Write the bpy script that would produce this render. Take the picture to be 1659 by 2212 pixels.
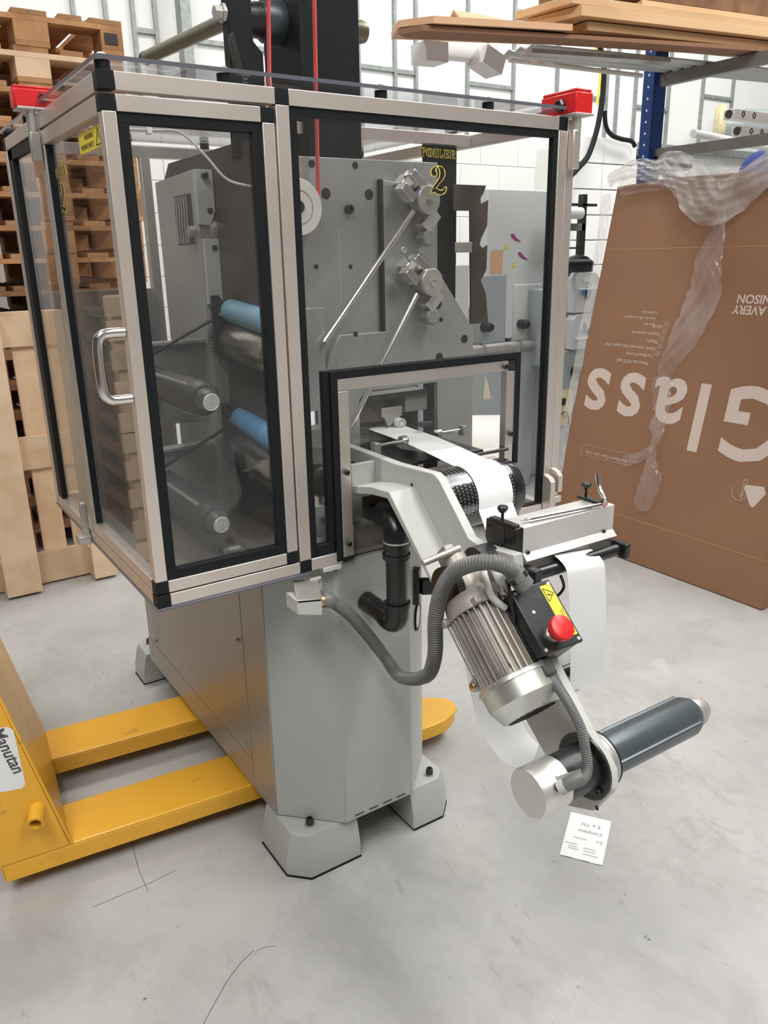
import bpy, bmesh, math, random
from mathutils import Vector, Matrix, Euler

random.seed(7)
for o in list(bpy.data.objects):
    bpy.data.objects.remove(o, do_unlink=True)
SC = bpy.context.scene
COL = SC.collection

# ---------------------------------------------------------------- camera
cam_data = bpy.data.cameras.new('camera')
cam = bpy.data.objects.new('camera', cam_data)
COL.objects.link(cam)
cam.location = (-0.38716, -1.37631, 1.400)
cam.rotation_euler = (1.26041, 0.018436, -0.581855)
cam_data.sensor_fit = 'VERTICAL'
cam_data.sensor_height = 24.0
cam_data.sensor_width = 18.0
cam_data.lens = 24.0 * 1723.0 / 2212.0
cam_data.clip_start = 0.02
SC.camera = cam

# ---------------------------------------------------------------- world, lamps, exposure
world = bpy.data.worlds.new('world')
SC.world = world
world.use_nodes = True
world.node_tree.nodes['Background'].inputs[0].default_value = (0.93, 0.96, 1.0, 1)
world.node_tree.nodes['Background'].inputs[1].default_value = 0.95
SC.view_settings.view_transform = 'Standard'
SC.view_settings.look = 'None'
SC.view_settings.exposure = -0.10
SC.view_settings.gamma = 1.0
SC.view_settings.use_curve_mapping = False


def area(loc, sx, sy, power, target=None, col=(1, 0.985, 0.955)):
    l = bpy.data.lights.new('ceiling_lamp', 'AREA')
    l.shape = 'RECTANGLE'
    l.size, l.size_y, l.energy, l.color = sx, sy, power, col
    o = bpy.data.objects.new('ceiling_lamp', l)
    COL.objects.link(o)
    o.location = loc
    if target:
        o.rotation_euler = (Vector(target) - Vector(loc)).to_track_quat('-Z', 'Y').to_euler()
    o['label'] = 'long white ceiling lamp panel above the workshop'
    o['kind'] = 'structure'
    return o


LAMPS = [((-1.6, -1.8, 4.6), 0.9, 3.0), ((1.4, -2.6, 4.6), 0.9, 3.0), ((3.8, -0.2, 4.6), 0.9, 3.0),
         ((0.2, 2.6, 4.6), 3.0, 0.9), ((4.2, 2.9, 4.6), 3.0, 0.9), ((7.4, 2.6, 4.6), 3.0, 0.9)]
for i, (p, sx, sy) in enumerate(LAMPS):
    area(p, sx, sy, 158 if i < 3 else 92)


# ---------------------------------------------------------------- materials
def mat(name, col, rough=0.5, metal=0.0, var=0.0, scale=8.0, bump=0.0, bscale=60.0, stretch=(1, 1, 1),
        dirt=None, dirt_amt=0.0, dirt_scale=3.0, spec=0.5, coat=0.0, speck=None):
    m = bpy.data.materials.new(name)
    m.use_nodes = True
    nt = m.node_tree
    b = nt.nodes['Principled BSDF']
    b.inputs['Base Color'].default_value = (*col, 1)
    b.inputs['Roughness'].default_value = rough
    b.inputs['Metallic'].default_value = metal
    b.inputs['Specular IOR Level'].default_value = spec
    b.inputs['Coat Weight'].default_value = coat
    geo = nt.nodes.new('ShaderNodeNewGeometry')
    mp = nt.nodes.new('ShaderNodeMapping')
    mp.inputs['Scale'].default_value = stretch
    nt.links.new(geo.outputs['Position'], mp.inputs['Vector'])
    last = None
    if var > 0:
        n = nt.nodes.new('ShaderNodeTexNoise')
        n.inputs['Scale'].default_value = scale
        n.inputs['Detail'].default_value = 5
        nt.links.new(mp.outputs[0], n.inputs['Vector'])
        r = nt.nodes.new('ShaderNodeMix'); r.data_type = 'RGBA'
        r.inputs['A'].default_value = (*[c * (1 - var) for c in col], 1)
        r.inputs['B'].default_value = (*[min(1, c * (1 + var)) for c in col], 1)
        cr = nt.nodes.new('ShaderNodeMapRange')
        cr.inputs['From Min'].default_value = 0.3; cr.inputs['From Max'].default_value = 0.7
        nt.links.new(n.outputs['Fac'], cr.inputs['Value'])
        nt.links.new(cr.outputs[0], r.inputs['Factor'])
        last = r.outputs['Result']
    if dirt:
        n = nt.nodes.new('ShaderNodeTexNoise')
        n.inputs['Scale'].default_value = dirt_scale
        n.inputs['Detail'].default_value = 9
        n.inputs['Roughness'].default_value = 0.68
        nt.links.new(mp.outputs[0], n.inputs['Vector'])
        cr = nt.nodes.new('ShaderNodeMapRange')
        cr.inputs['From Min'].default_value = 0.60 - dirt_amt * .2; cr.inputs['From Max'].default_value = 0.74
        nt.links.new(n.outputs['Fac'], cr.inputs['Value'])
        r = nt.nodes.new('ShaderNodeMix'); r.data_type = 'RGBA'
        if last: nt.links.new(last, r.inputs['A'])
        else: r.inputs['A'].default_value = (*col, 1)
        r.inputs['B'].default_value = (*dirt, 1)
        nt.links.new(cr.outputs[0], r.inputs['Factor'])
        last = r.outputs['Result']
    if last: nt.links.new(last, b.inputs['Base Color'])
    if bump > 0:
        n = nt.nodes.new('ShaderNodeTexNoise')
        n.inputs['Scale'].default_value = bscale
        n.inputs['Detail'].default_value = 4
        nt.links.new(mp.outputs[0], n.inputs['Vector'])
        bp = nt.nodes.new('ShaderNodeBump')
        bp.inputs['Strength'].default_value = bump
        bp.inputs['Distance'].default_value = 0.002
        nt.links.new(n.outputs['Fac'], bp.inputs['Height'])
        nt.links.new(bp.outputs[0], b.inputs['Normal'])
    return m


def wood(name, c1, c2, scale=9.0, axis=(1, 1, 1)):
    """Grain in each piece's own space, with a per-piece tone."""
    m = bpy.data.materials.new(name)
    m.use_nodes = True
    nt = m.node_tree
    b = nt.nodes['Principled BSDF']
    b.inputs['Roughness'].default_value = 0.8
    tc = nt.nodes.new('ShaderNodeTexCoord')
    oi = nt.nodes.new('ShaderNodeObjectInfo')
    mp = nt.nodes.new('ShaderNodeMapping')
    mp.inputs['Scale'].default_value = axis
    nt.links.new(tc.outputs['Object'], mp.inputs['Vector'])
    add = nt.nodes.new('ShaderNodeVectorMath'); add.operation = 'ADD'
    nt.links.new(mp.outputs[0], add.inputs[0])
    cv = nt.nodes.new('ShaderNodeVectorMath'); cv.operation = 'SCALE'
    cv.inputs[0].default_value = (37, 11, 23)
    nt.links.new(oi.outputs['Random'], cv.inputs['Scale'])
    nt.links.new(cv.outputs[0], add.inputs[1])
    n = nt.nodes.new('ShaderNodeTexNoise')
    n.inputs['Scale'].default_value = scale
    n.inputs['Detail'].default_value = 7
    n.inputs['Distortion'].default_value = 0.7
    nt.links.new(add.outputs[0], n.inputs['Vector'])
    r = nt.nodes.new('ShaderNodeValToRGB')
    r.color_ramp.elements[0].position = 0.3; r.color_ramp.elements[0].color = (*c2, 1)
    r.color_ramp.elements[1].position = 0.62; r.color_ramp.elements[1].color = (*c1, 1)
    nt.links.new(n.outputs['Fac'], r.inputs[0])
    hs = nt.nodes.new('ShaderNodeHueSaturation')
    vm = nt.nodes.new('ShaderNodeMapRange')
    vm.inputs['To Min'].default_value = 0.8; vm.inputs['To Max'].default_value = 1.12
    nt.links.new(oi.outputs['Random'], vm.inputs['Value'])
    nt.links.new(vm.outputs[0], hs.inputs['Value'])
    nt.links.new(r.outputs[0], hs.inputs['Color'])
    nt.links.new(hs.outputs[0], b.inputs['Base Color'])
    return m


def acrylic(name, tint=(0.97, 0.98, 0.975), haze=0.05, rough=0.02, hazecol=(0.75, 0.76, 0.78), ior=1.5, wob=0.0):
    m = bpy.data.materials.new(name)
    m.use_nodes = True
    nt = m.node_tree
    nt.nodes.clear()
    out = nt.nodes.new('ShaderNodeOutputMaterial')
    tr = nt.nodes.new('ShaderNodeBsdfTransparent'); tr.inputs[0].default_value = (*tint, 1)
    df = nt.nodes.new('ShaderNodeBsdfDiffuse'); df.inputs[0].default_value = (*hazecol, 1)
    gl = nt.nodes.new('ShaderNodeBsdfGlossy'); gl.inputs['Roughness'].default_value = rough
    m1 = nt.nodes.new('ShaderNodeMixShader')
    m2 = nt.nodes.new('ShaderNodeMixShader')
    geo = nt.nodes.new('ShaderNodeNewGeometry')
    # Schlick reflectance, the same from both sides of the thin sheet
    dt = nt.nodes.new('ShaderNodeVectorMath'); dt.operation = 'DOT_PRODUCT'
    nt.links.new(geo.outputs['Incoming'], dt.inputs[0]); nt.links.new(geo.outputs['Normal'], dt.inputs[1])
    def mth(op, a, b=None):
        x = nt.nodes.new('ShaderNodeMath'); x.operation = op
        for i, v in enumerate((a, b)):
            if v is None: continue
            if isinstance(v, (int, float)): x.inputs[i].default_value = v
            else: nt.links.new(v, x.inputs[i])
        return x.outputs[0]
    f0 = ((ior - 1) / (ior + 1)) ** 2
    frv = mth('ADD', mth('MULTIPLY', mth('POWER', mth('SUBTRACT', 1.0, mth('ABSOLUTE', dt.outputs['Value'])), 5.0), 1 - f0), f0)
    n = nt.nodes.new('ShaderNodeTexNoise'); n.inputs['Scale'].default_value = 6; n.inputs['Detail'].default_value = 8
    nt.links.new(geo.outputs['Position'], n.inputs['Vector'])
    mr = nt.nodes.new('ShaderNodeMapRange')
    mr.inputs['From Min'].default_value = 0.35; mr.inputs['From Max'].default_value = 0.75
    mr.inputs['To Min'].default_value = haze * .5; mr.inputs['To Max'].default_value = haze * 1.8
    nt.links.new(n.outputs['Fac'], mr.inputs['Value'])
    nt.links.new(mr.outputs[0], m1.inputs[0])
    nt.links.new(tr.outputs[0], m1.inputs[1]); nt.links.new(df.outputs[0], m1.inputs[2])
    nt.links.new(frv, m2.inputs[0])
    nt.links.new(m1.outputs[0], m2.inputs[1]); nt.links.new(gl.outputs[0], m2.inputs[2])
    if wob:
        nn = nt.nodes.new('ShaderNodeTexNoise'); nn.inputs['Scale'].default_value = 2.5
        nt.links.new(geo.outputs['Position'], nn.inputs['Vector'])
        bp = nt.nodes.new('ShaderNodeBump'); bp.inputs['Strength'].default_value = wob; bp.inputs['Distance'].default_value = 0.01
        nt.links.new(nn.outputs['Fac'], bp.inputs['Height'])
        nt.links.new(bp.outputs[0], gl.inputs['Normal'])
    nt.links.new(m2.outputs[0], out.inputs[0])
    return m


def floor_mat():
    m = bpy.data.materials.new('painted_concrete')
    m.use_nodes = True
    nt = m.node_tree
    b = nt.nodes['Principled BSDF']
    geo = nt.nodes.new('ShaderNodeNewGeometry')

    def noise(scale, detail=8, rough=0.6, dist=0.0, sc=(1, 1, 1), rot=0.0):
        mp = nt.nodes.new('ShaderNodeMapping'); mp.inputs['Scale'].default_value = sc; mp.inputs['Rotation'].default_value = (0, 0, rot)
        nt.links.new(geo.outputs['Position'], mp.inputs['Vector'])
        n = nt.nodes.new('ShaderNodeTexNoise'); n.inputs['Scale'].default_value = scale
        n.inputs['Detail'].default_value = detail; n.inputs['Roughness'].default_value = rough; n.inputs['Distortion'].default_value = dist
        nt.links.new(mp.outputs[0], n.inputs['Vector'])
        return n.outputs['Fac']

    def ramp(v, a, bb, lo=0.0, hi=1.0):
        r = nt.nodes.new('ShaderNodeMapRange')
        r.inputs['From Min'].default_value = a; r.inputs['From Max'].default_value = bb
        r.inputs['To Min'].default_value = lo; r.inputs['To Max'].default_value = hi
        nt.links.new(v, r.inputs['Value'])
        return r.outputs[0]

    def mix(f, a, c):
        x = nt.nodes.new('ShaderNodeMix'); x.data_type = 'RGBA'
        nt.links.new(f, x.inputs['Factor'])
        if isinstance(a, tuple): x.inputs['A'].default_value = (*a, 1)
        else: nt.links.new(a, x.inputs['A'])
        x.inputs['B'].default_value = (*c, 1)
        return x.outputs['Result']

    c = mix(ramp(noise(1.7, 6, .65), .35, .68), (0.465, 0.462, 0.45), (0.375, 0.375, 0.366))
    c = mix(ramp(noise(5, 10, .72, .6), .50, .70, 0, .6), c, (0.31, 0.305, 0.295))
    c = mix(ramp(noise(2.2, 6, .6), .62, .78, 0, .4), c, (0.50, 0.42, 0.36))
    c = mix(ramp(noise(30, 6, .7, .3, (1, .35, 1), .6), .62, .70, 0, .55), c, (0.25, 0.235, 0.22))
    c = mix(ramp(noise(38, 5, .6, 1.5), .735, .76, 0, .85), c, (0.10, 0.095, 0.09))
    def specks(scale, size, keep, col):
        v = nt.nodes.new('ShaderNodeTexVoronoi'); v.inputs['Scale'].default_value = scale
        dn = nt.nodes.new('ShaderNodeTexNoise'); dn.inputs['Scale'].default_value = 70; dn.inputs['Detail'].default_value = 3
        nt.links.new(geo.outputs['Position'], dn.inputs['Vector'])
        dv = nt.nodes.new('ShaderNodeVectorMath'); dv.operation = 'MULTIPLY_ADD'
        dv.inputs[1].default_value = (.03, .03, .03)
        nt.links.new(dn.outputs['Color'], dv.inputs[0]); nt.links.new(geo.outputs['Position'], dv.inputs[2])
        nt.links.new(dv.outputs[0], v.inputs['Vector'])
        sp_ = nt.nodes.new('ShaderNodeSeparateColor'); nt.links.new(v.outputs['Color'], sp_.inputs[0])
        a_ = ramp(v.outputs['Distance'], size, size * .5)
        b_ = ramp(sp_.outputs[0], keep, keep + .02)
        m_ = nt.nodes.new('ShaderNodeMath'); m_.operation = 'MULTIPLY'
        nt.links.new(a_, m_.inputs[0]); nt.links.new(b_, m_.inputs[1])
        return mix(m_.outputs[0], c, col)
    # scuff clusters: fine smears held inside broad patches
    fine = ramp(noise(16, 9, .75, 1.2, (1, .45, 1), .9), .50, .66)
    patch = ramp(noise(1.1, 4, .6), .46, .66)
    mm = nt.nodes.new('ShaderNodeMath'); mm.operation = 'MULTIPLY'
    nt.links.new(fine, mm.inputs[0]); nt.links.new(patch, mm.inputs[1])
    m3 = nt.nodes.new('ShaderNodeMath'); m3.operation = 'MULTIPLY'; m3.inputs[1].default_value = .55
    nt.links.new(mm.outputs[0], m3.inputs[0])
    c = mix(m3.outputs[0], c, (0.27, 0.262, 0.25))
    c = mix(ramp(noise(7, 9, .7, .5), .60, .70, 0, .35), c, (0.56, 0.56, 0.55))
    c = specks(17, .055, .80, (0.07, 0.065, 0.06))
    c = specks(31, .09, .84, (0.16, 0.14, 0.12))
    c = specks(9, .035, .7, (0.75, 0.75, 0.73))
    # long thin scratches
    for sc, rot, thr in (((.6, 14, 1), .5, .72), ((.5, 18, 1), 2.1, .735), ((9, .4, 1), .25, .735)):
        c = mix(ramp(noise(5, 3, .5, .4, sc, rot), thr, thr + .015, 0, .5), c, (0.33, 0.32, 0.31))
    nt.links.new(c, b.inputs['Base Color'])
    nt.links.new(ramp(noise(4), .3, .7, .38, .6), b.inputs['Roughness'])
    bp = nt.nodes.new('ShaderNodeBump'); bp.inputs['Strength'].default_value = .12; bp.inputs['Distance'].default_value = .002
    nt.links.new(noise(40), bp.inputs['Height'])
    nt.links.new(bp.outputs[0], b.inputs['Normal'])
    return m


M = {}
M['floor'] = floor_mat()
M['steel'] = mat('brushed_steel', (0.76, 0.69, 0.64), 0.38, 0.8, 0.06, 5, 0.05, 90, dirt=(0.5, 0.44, 0.38), dirt_amt=-.2)
M['chrome'] = mat('polished_steel', (0.80, 0.79, 0.77), 0.14, 1.0, 0.05, 20)
M['alu'] = mat('aluminium', (0.74, 0.73, 0.71), 0.38, 0.8, 0.05, 14, 0.04, 150)
M['dullalu'] = mat('dull_aluminium', (0.52, 0.50, 0.47), 0.45, 0.7, 0.12, 20)
M['black'] = mat('black_rubber', (0.010, 0.012, 0.014), 0.5, 0, 0.15, 15, spec=.22)
M['plastic'] = mat('black_plastic', (0.012, 0.012, 0.013), 0.3, 0, 0.1, 12, coat=.1)
M['boxblack'] = mat('black_enamel', (0.022, 0.024, 0.026), 0.36, 0, 0.35, 20, dirt=(.11, .11, .11), dirt_amt=-.2, dirt_scale=25)
M['bolt'] = mat('dark_bolt_steel', (0.06, 0.058, 0.055), 0.35, 0.6, 0.2, 60)
M['grey'] = mat('machine_grey_paint', (0.44, 0.465, 0.445), 0.38, 0, 0.035, 3, 0.03, 220)
M['greyside'] = mat('reflect_tinted_grey_panel', (0.40, 0.375, 0.345), 0.36, 0.3, 0.04, 3, 0.02, 200)  # machine grey with the warm reflected tint put into its colour
M['arm'] = mat('pale_grey_cast_paint', (0.53, 0.54, 0.51), 0.42, 0, 0.06, 12, 0.06, 160, dirt=(.36, .33, .29), dirt_amt=-.1, dirt_scale=9)
M['plate'] = mat('ground_steel_plate', (0.40, 0.405, 0.40), 0.34, 0.45, 0.10, 5, 0.04, 80, dirt=(.25, .24, .22), dirt_amt=.1, dirt_scale=5)
M['darkplate'] = mat('oily_dark_steel', (0.068, 0.054, 0.046), 0.33, 0.0, 0.35, 7, spec=.35, dirt=(.03, .027, .025), dirt_amt=.2, dirt_scale=5)
M['casting'] = mat('grey_casting', (0.25, 0.25, 0.24), 0.45, 0, 0.08, 6, .05, 100, dirt=(.14, .13, .12), dirt_amt=.1, dirt_scale=8)
M['motor'] = mat('motor_cast_aluminium', (0.42, 0.385, 0.345), 0.45, 0.35, 0.14, 30, 0.1, 200, dirt=(.2, .16, .12), dirt_amt=.1, dirt_scale=18)
M['fan'] = mat('zinc_fan_cover', (0.72, 0.73, 0.68), 0.34, 0.85, 0.1, 14, dirt=(.12, .12, .1), dirt_amt=-.3, dirt_scale=16)
M['shaft'] = mat('graphite_anodised', (0.095, 0.118, 0.130), 0.33, 0.45, 0.08, 20)
M['shaftworn'] = mat('worn_graphite_shaft', (0.065, 0.065, 0.066), 0.42, 0.2, 0.2, 20, dirt=(.26, .26, .26), dirt_amt=-.1, dirt_scale=30)
M['hose'] = mat('grey_conduit_plastic', (0.17, 0.17, 0.17), 0.42)
M['paper'] = mat('white_paper', (0.86, 0.87, 0.88), 0.55)
M['cream'] = mat('cream_liner', (0.80, 0.78, 0.74), 0.5)
M['red'] = mat('signal_red_plastic', (0.66, 0.016, 0.018), 0.35, 0, 0.06, 9)
M['redbelt'] = mat('red_belt_rubber', (0.62, 0.085, 0.085), 0.45, 0, 0.06, 9)
M['yellow'] = mat('worn_yellow_enamel', (0.84, 0.44, 0.035), 0.36, 0, 0.07, 3, 0.05, 60, dirt=(.22, .12, .045), dirt_amt=.0, dirt_scale=13, stretch=(.6, 1.3, 1.3), coat=.15)
M['label'] = mat('yellow_label', (0.86, 0.66, 0.05), 0.45)
M['ink'] = mat('black_ink', (0.012, 0.012, 0.012), 0.5)
M['gold'] = mat('gold_outline', (0.80, 0.64, 0.10), 0.4)
M['blue'] = mat('blue_silicone', (0.10, 0.33, 0.62), 0.42, 0, 0.08, 20)
M['paleblue'] = mat('pale_blue_silicone', (0.20, 0.42, 0.55), 0.42, 0, 0.08, 20)
M['card'] = mat('brown_cardboard', (0.275, 0.140, 0.078), 0.75, 0, 0.05, 3, 0.03, 200)
M['cardlite'] = mat('light_cardboard', (0.66, 0.40, 0.24), 0.75, 0, 0.06, 4)
M['print'] = mat('pale_print', (0.62, 0.52, 0.46), 0.7)
M['white'] = mat('white_paint', (0.86, 0.87, 0.86), 0.6, 0, 0.02, 2)
M['wall'] = mat('white_block_paint', (0.88, 0.88, 0.87), 0.7, 0, 0.02, 3, 0.15, 60)
M['sheet'] = mat('white_cladding_sheet', (0.88, 0.90, 0.89), 0.6, 0, 0.02, 1)
M['galv'] = mat('galvanised_steel', (0.33, 0.36, 0.355), 0.45, 0.3, 0.18, 25)
M['rackblue'] = mat('rack_blue_enamel', (0.008, 0.055, 0.25), 0.35, 0, 0.06, 5)
M['rackgrey'] = mat('rack_grey_steel', (0.24, 0.235, 0.22), 0.45, 0.2, 0.08, 6)
M['press'] = mat('press_grey_paint', (0.36, 0.40, 0.42), 0.4)
M['presslite'] = mat('press_white_panel', (0.66, 0.68, 0.69), 0.4)
M['foam'] = mat('expanding_foam', (0.75, 0.66, 0.42), 0.9, 0, .15, 30, .8, 40)
M['duct'] = mat('blue_grey_duct', (0.42, 0.50, 0.50), 0.35, 0.3, .05, 6)
M['olive'] = mat('olive_bronze_tube', (0.16, 0.145, 0.10), 0.35, 0.5, .15, 8)
M['bluecloth'] = mat('blue_cloth', (0.006, 0.018, 0.13), 0.8, 0, .3, 12, .8, 30)
M['brass'] = mat('brass', (0.62, 0.42, 0.24), 0.35, 0.8)
M['ceramic'] = mat('white_ceramic', (0.78, 0.74, 0.68), 0.35)
M['rust'] = mat('rust_brown', (0.25, 0.13, 0.08), 0.6, 0.2, .3, 40)
M['darkroom'] = mat('dark_recess', (0.03, 0.03, 0.032), 0.6)
M['green'] = mat('green_plastic', (0.05, 0.42, 0.12), 0.5)
M['glass'] = acrylic('clear_acrylic', (0.975, 0.98, 0.975), 0.006, 0.015, wob=.015)
M['glassdusty'] = acrylic('dusty_acrylic', (0.96, 0.965, 0.965), 0.013, 0.02, wob=.015)
M['roofglass'] = acrylic('roof_acrylic', (0.93, 0.93, 0.95), 0.06, 0.02)
M['acredge'] = mat('acrylic_edge', (0.13, 0.13, 0.16), 0.2)
M['film'] = acrylic('stretch_film', (0.96, 0.95, 0.95), 0.14, 0.12, (0.9, 0.88, 0.88), 1.45, wob=.6)
M['pinkreel'] = M['cream']
M['woodnew'] = wood('pale_new_pine', (0.79, 0.60, 0.42), (0.66, 0.45, 0.28), 6, (1, 1, 1))
M['woodold'] = wood('old_orange_pine', (0.52, 0.28, 0.13), (0.32, 0.155, 0.065), 7)
M['wooddark'] = wood('dark_old_pine', (0.30, 0.155, 0.075), (0.17, 0.08, 0.04), 7)
M['timber'] = wood('sawn_timber', (0.74, 0.50, 0.28), (0.58, 0.36, 0.19), 5, (.3, 1, 1))

M['column'] = mat('grey_column_paint', (0.38, 0.375, 0.35), 0.42, 0, .06, 6)
M['nose'] = mat('dark_turned_steel', (0.13, 0.12, 0.11), 0.35, 0.5, .1, 20)
M['rollersteel'] = mat('worn_steel_roller', (0.42, 0.40, 0.37), 0.22, 0.9, .25, 12, stretch=(1, .15, 1))
M['label2'] = mat('cream_card_tag', (0.68, 0.60, 0.42), 0.6)
M['darkhose'] = mat('dark_conduit_plastic', (0.055, 0.055, 0.058), 0.45)
M['purple'] = mat('purple_print', (0.36, 0.02, 0.22), 0.5)
M['tabletop'] = mat('grimy_table_steel', (0.21, 0.185, 0.165), 0.4, 0.2, .15, 6, dirt=(.5, .48, .44), dirt_amt=-.4, dirt_scale=20)
M['farwall'] = mat('far_workshop_wall', (0.33, 0.31, 0.29), 0.8)
M['leftwall'] = mat('darkened_left_wall', (0.085, 0.068, 0.055), 0.8)  # unseen wall, colour darkened so the guard steel mirrors unlit surroundings
M['filmdense'] = acrylic('bunched_film', (0.95, 0.94, 0.94), 0.32, 0.15, (0.9, 0.88, 0.87), 1.45, wob=.6)
WORLD = {}


# ---------------------------------------------------------------- mesh builder
class MB:
    def __init__(s):
        s.bm = bmesh.new()

    def poly(s, vs, faces):
        v = [s.bm.verts.new(p) for p in vs]
        for f in faces:
            try:
                s.bm.faces.new([v[i] for i in f])
            except ValueError:
                pass
        return s

    def box(s, a, b, T=None):
        x0, y0, z0 = a; x1, y1, z1 = b
        P = [Vector(p) for p in ((x0, y0, z0), (x1, y0, z0), (x1, y1, z0), (x0, y1, z0), (x0, y0, z1), (x1, y0, z1), (x1, y1, z1), (x0, y1, z1))]
        if T: P = [T(p) for p in P]
        return s.poly(P, [(0, 3, 2, 1), (4, 5, 6, 7), (0, 1, 5, 4), (1, 2, 6, 5), (2, 3, 7, 6), (3, 0, 4, 7)])

    def prism(s, pts, axis, a, b, T=None):
        """pts 2D polygon; axis 'x': (y,z), 'y': (x,z), 'z': (x,y)"""
        def mk(p, h):
            v = {'x': (h, p[0], p[1]), 'y': (p[0], h, p[1]), 'z': (p[0], p[1], h)}[axis]
            return T(Vector(v)) if T else Vector(v)
        n = len(pts)
        va = [s.bm.verts.new(mk(p, a)) for p in pts]
        vb = [s.bm.verts.new(mk(p, b)) for p in pts]
        s.bm.faces.new(va); s.bm.faces.new(vb[::-1])
        for i in range(n):
            s.bm.faces.new((va[i], vb[i], vb[(i + 1) % n], va[(i + 1) % n]))
        return s

    def frame(s, p0, p1):
        d = (Vector(p1) - Vector(p0)).normalized()
        u = d.orthogonal().normalized() if abs(d.z) > .99 else d.cross(Vector((0, 0, 1))).normalized()
        return d, u, d.cross(u).normalized()

    def lathe(s, p0, p1, prof, seg=24, cap=True):
        """prof: list of (t in 0..1 along p0->p1, radius)"""
        p0, p1 = Vector(p0), Vector(p1)
        d, u, w = s.frame(p0, p1)
        rings = []
        for t, r in prof:
            c = p0.lerp(p1, t)
            rings.append([s.bm.verts.new(c + (u * math.cos(2 * math.pi * k / seg) + w * math.sin(2 * math.pi * k / seg)) * max(r, 1e-5)) for k in range(seg)])
        for a, b in zip(rings, rings[1:]):
            for k in range(seg):
                s.bm.faces.new((a[k], a[(k + 1) % seg], b[(k + 1) % seg], b[k]))
        if cap:
            s.bm.faces.new(rings[0][::-1]); s.bm.faces.new(rings[-1])
        return s

    def cyl(s, p0, p1, r, r2=None, seg=20):
        return s.lathe(p0, p1, [(0, r), (1, r if r2 is None else r2)], seg)

    def ring(s, p0, p1, ro, ri, seg=32):
        p0, p1 = Vector(p0), Vector(p1)
        d, u, w = s.frame(p0, p1)
        R = []
        for c, r in ((p0, ro), (p1, ro), (p1, ri), (p0, ri)):
            R.append([s.bm.verts.new(c + (u * math.cos(2 * math.pi * k / seg) + w * math.sin(2 * math.pi * k / seg)) * r) for k in range(seg)])
        for i in range(4):
            a, b = R[i], R[(i + 1) % 4]
            for k in range(seg):
                s.bm.faces.new((a[k], a[(k + 1) % seg], b[(k + 1) % seg], b[k]))
        return s

    def tube(s, path, r, seg=10, rf=None, closed=False):
        P = [Vector(p) for p in path]
        n = len(P)
        rings = []
        prev = None
        for i in range(n):
            if closed: d = (P[(i + 1) % n] - P[i - 1]).normalized()
            else: d = (P[min(i + 1, n - 1)] - P[max(i - 1, 0)]).normalized()
            if prev is None:
                u = d.orthogonal().normalized()
            else:
                u = (prev - d * prev.dot(d))
                u = u.normalized() if u.length > 1e-6 else d.orthogonal().normalized()
            prev = u
            w = d.cross(u)
            rr = rf(i) if rf else r
            rings.append([s.bm.verts.new(P[i] + (u * math.cos(2 * math.pi * k / seg) + w * math.sin(2 * math.pi * k / seg)) * rr) for k in range(seg)])
        m = n if closed else n - 1
        for i in range(m):
            a, b = rings[i], rings[(i + 1) % n]
            for k in range(seg):
                s.bm.faces.new((a[k], a[(k + 1) % seg], b[(k + 1) % seg], b[k]))
        if not closed:
            s.bm.faces.new(rings[0][::-1]); s.bm.faces.new(rings[-1])
        return s

    def ribbon(s, path, widthvec, thick):
        """strip along path (list of Vector), extruded by widthvec, with thickness"""
        P = [Vector(p) for p in path]
        W = Vector(widthvec)
        n = len(P)
        rows = []
        for i in range(n):
            d = (P[min(i + 1, n - 1)] - P[max(i - 1, 0)]).normalized()
            nn = d.cross(W).normalized() * thick * .5
            rows.append([s.bm.verts.new(q) for q in (P[i] - nn, P[i] + nn, P[i] + nn + W, P[i] - nn + W)])
        for a, b in zip(rows, rows[1:]):
            for k in range(4):
                s.bm.faces.new((a[k], a[(k + 1) % 4], b[(k + 1) % 4], b[k]))
        s.bm.faces.new(rows[0][::-1]); s.bm.faces.new(rows[-1])
        return s

    def sphere(s, c, r, seg=16, sc=(1, 1, 1)):
        bmesh.ops.create_uvsphere(s.bm, u_segments=seg, v_segments=seg // 2, radius=r,
                                  matrix=Matrix.Translation(c) @ Matrix.Diagonal((*sc, 1)))
        return s

    def text(s, string, size, mtx, off=0.0, ext=0.0003, align='LEFT', shear=0.0, space=1.0, keep=None):
        cu = bpy.data.curves.new('t', 'FONT')
        cu.body = string; cu.size = size; cu.offset = off; cu.extrude = ext; cu.align_x = align; cu.shear = shear
        cu.space_character = space
        cu.resolution_u = 3
        ob = bpy.data.objects.new('t', cu)
        COL.objects.link(ob)
        dg = bpy.context.evaluated_depsgraph_get()
        me = bpy.data.meshes.new_from_object(ob.evaluated_get(dg))
        me.transform(mtx)
        s.bm.from_mesh(me)
        bpy.data.objects.remove(ob); bpy.data.curves.remove(cu); bpy.data.meshes.remove(me)
        return s

    def build(s, name, material, parent=None, bevel=0.0, smooth=True, recalc=True, sharp=True):
        if recalc: bmesh.ops.recalc_face_normals(s.bm, faces=s.bm.faces)
        c = Vector((0, 0, 0))
        for v in s.bm.verts: c += v.co
        c /= max(1, len(s.bm.verts))
        for v in s.bm.verts: v.co -= c
        me = bpy.data.meshes.new(name)
        if smooth:
            for f in s.bm.faces: f.smooth = True
        s.bm.to_mesh(me); s.bm.free()
        if smooth and sharp:
            me.set_sharp_from_angle(angle=math.radians(35))
        o = bpy.data.objects.new(name, me)
        me.materials.append(material)
        COL.objects.link(o)
        WORLD[o.name] = c.copy()
        if parent:
            o.parent = parent
            o.location = c - WORLD[parent.name]
        else:
            o.location = c
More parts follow.
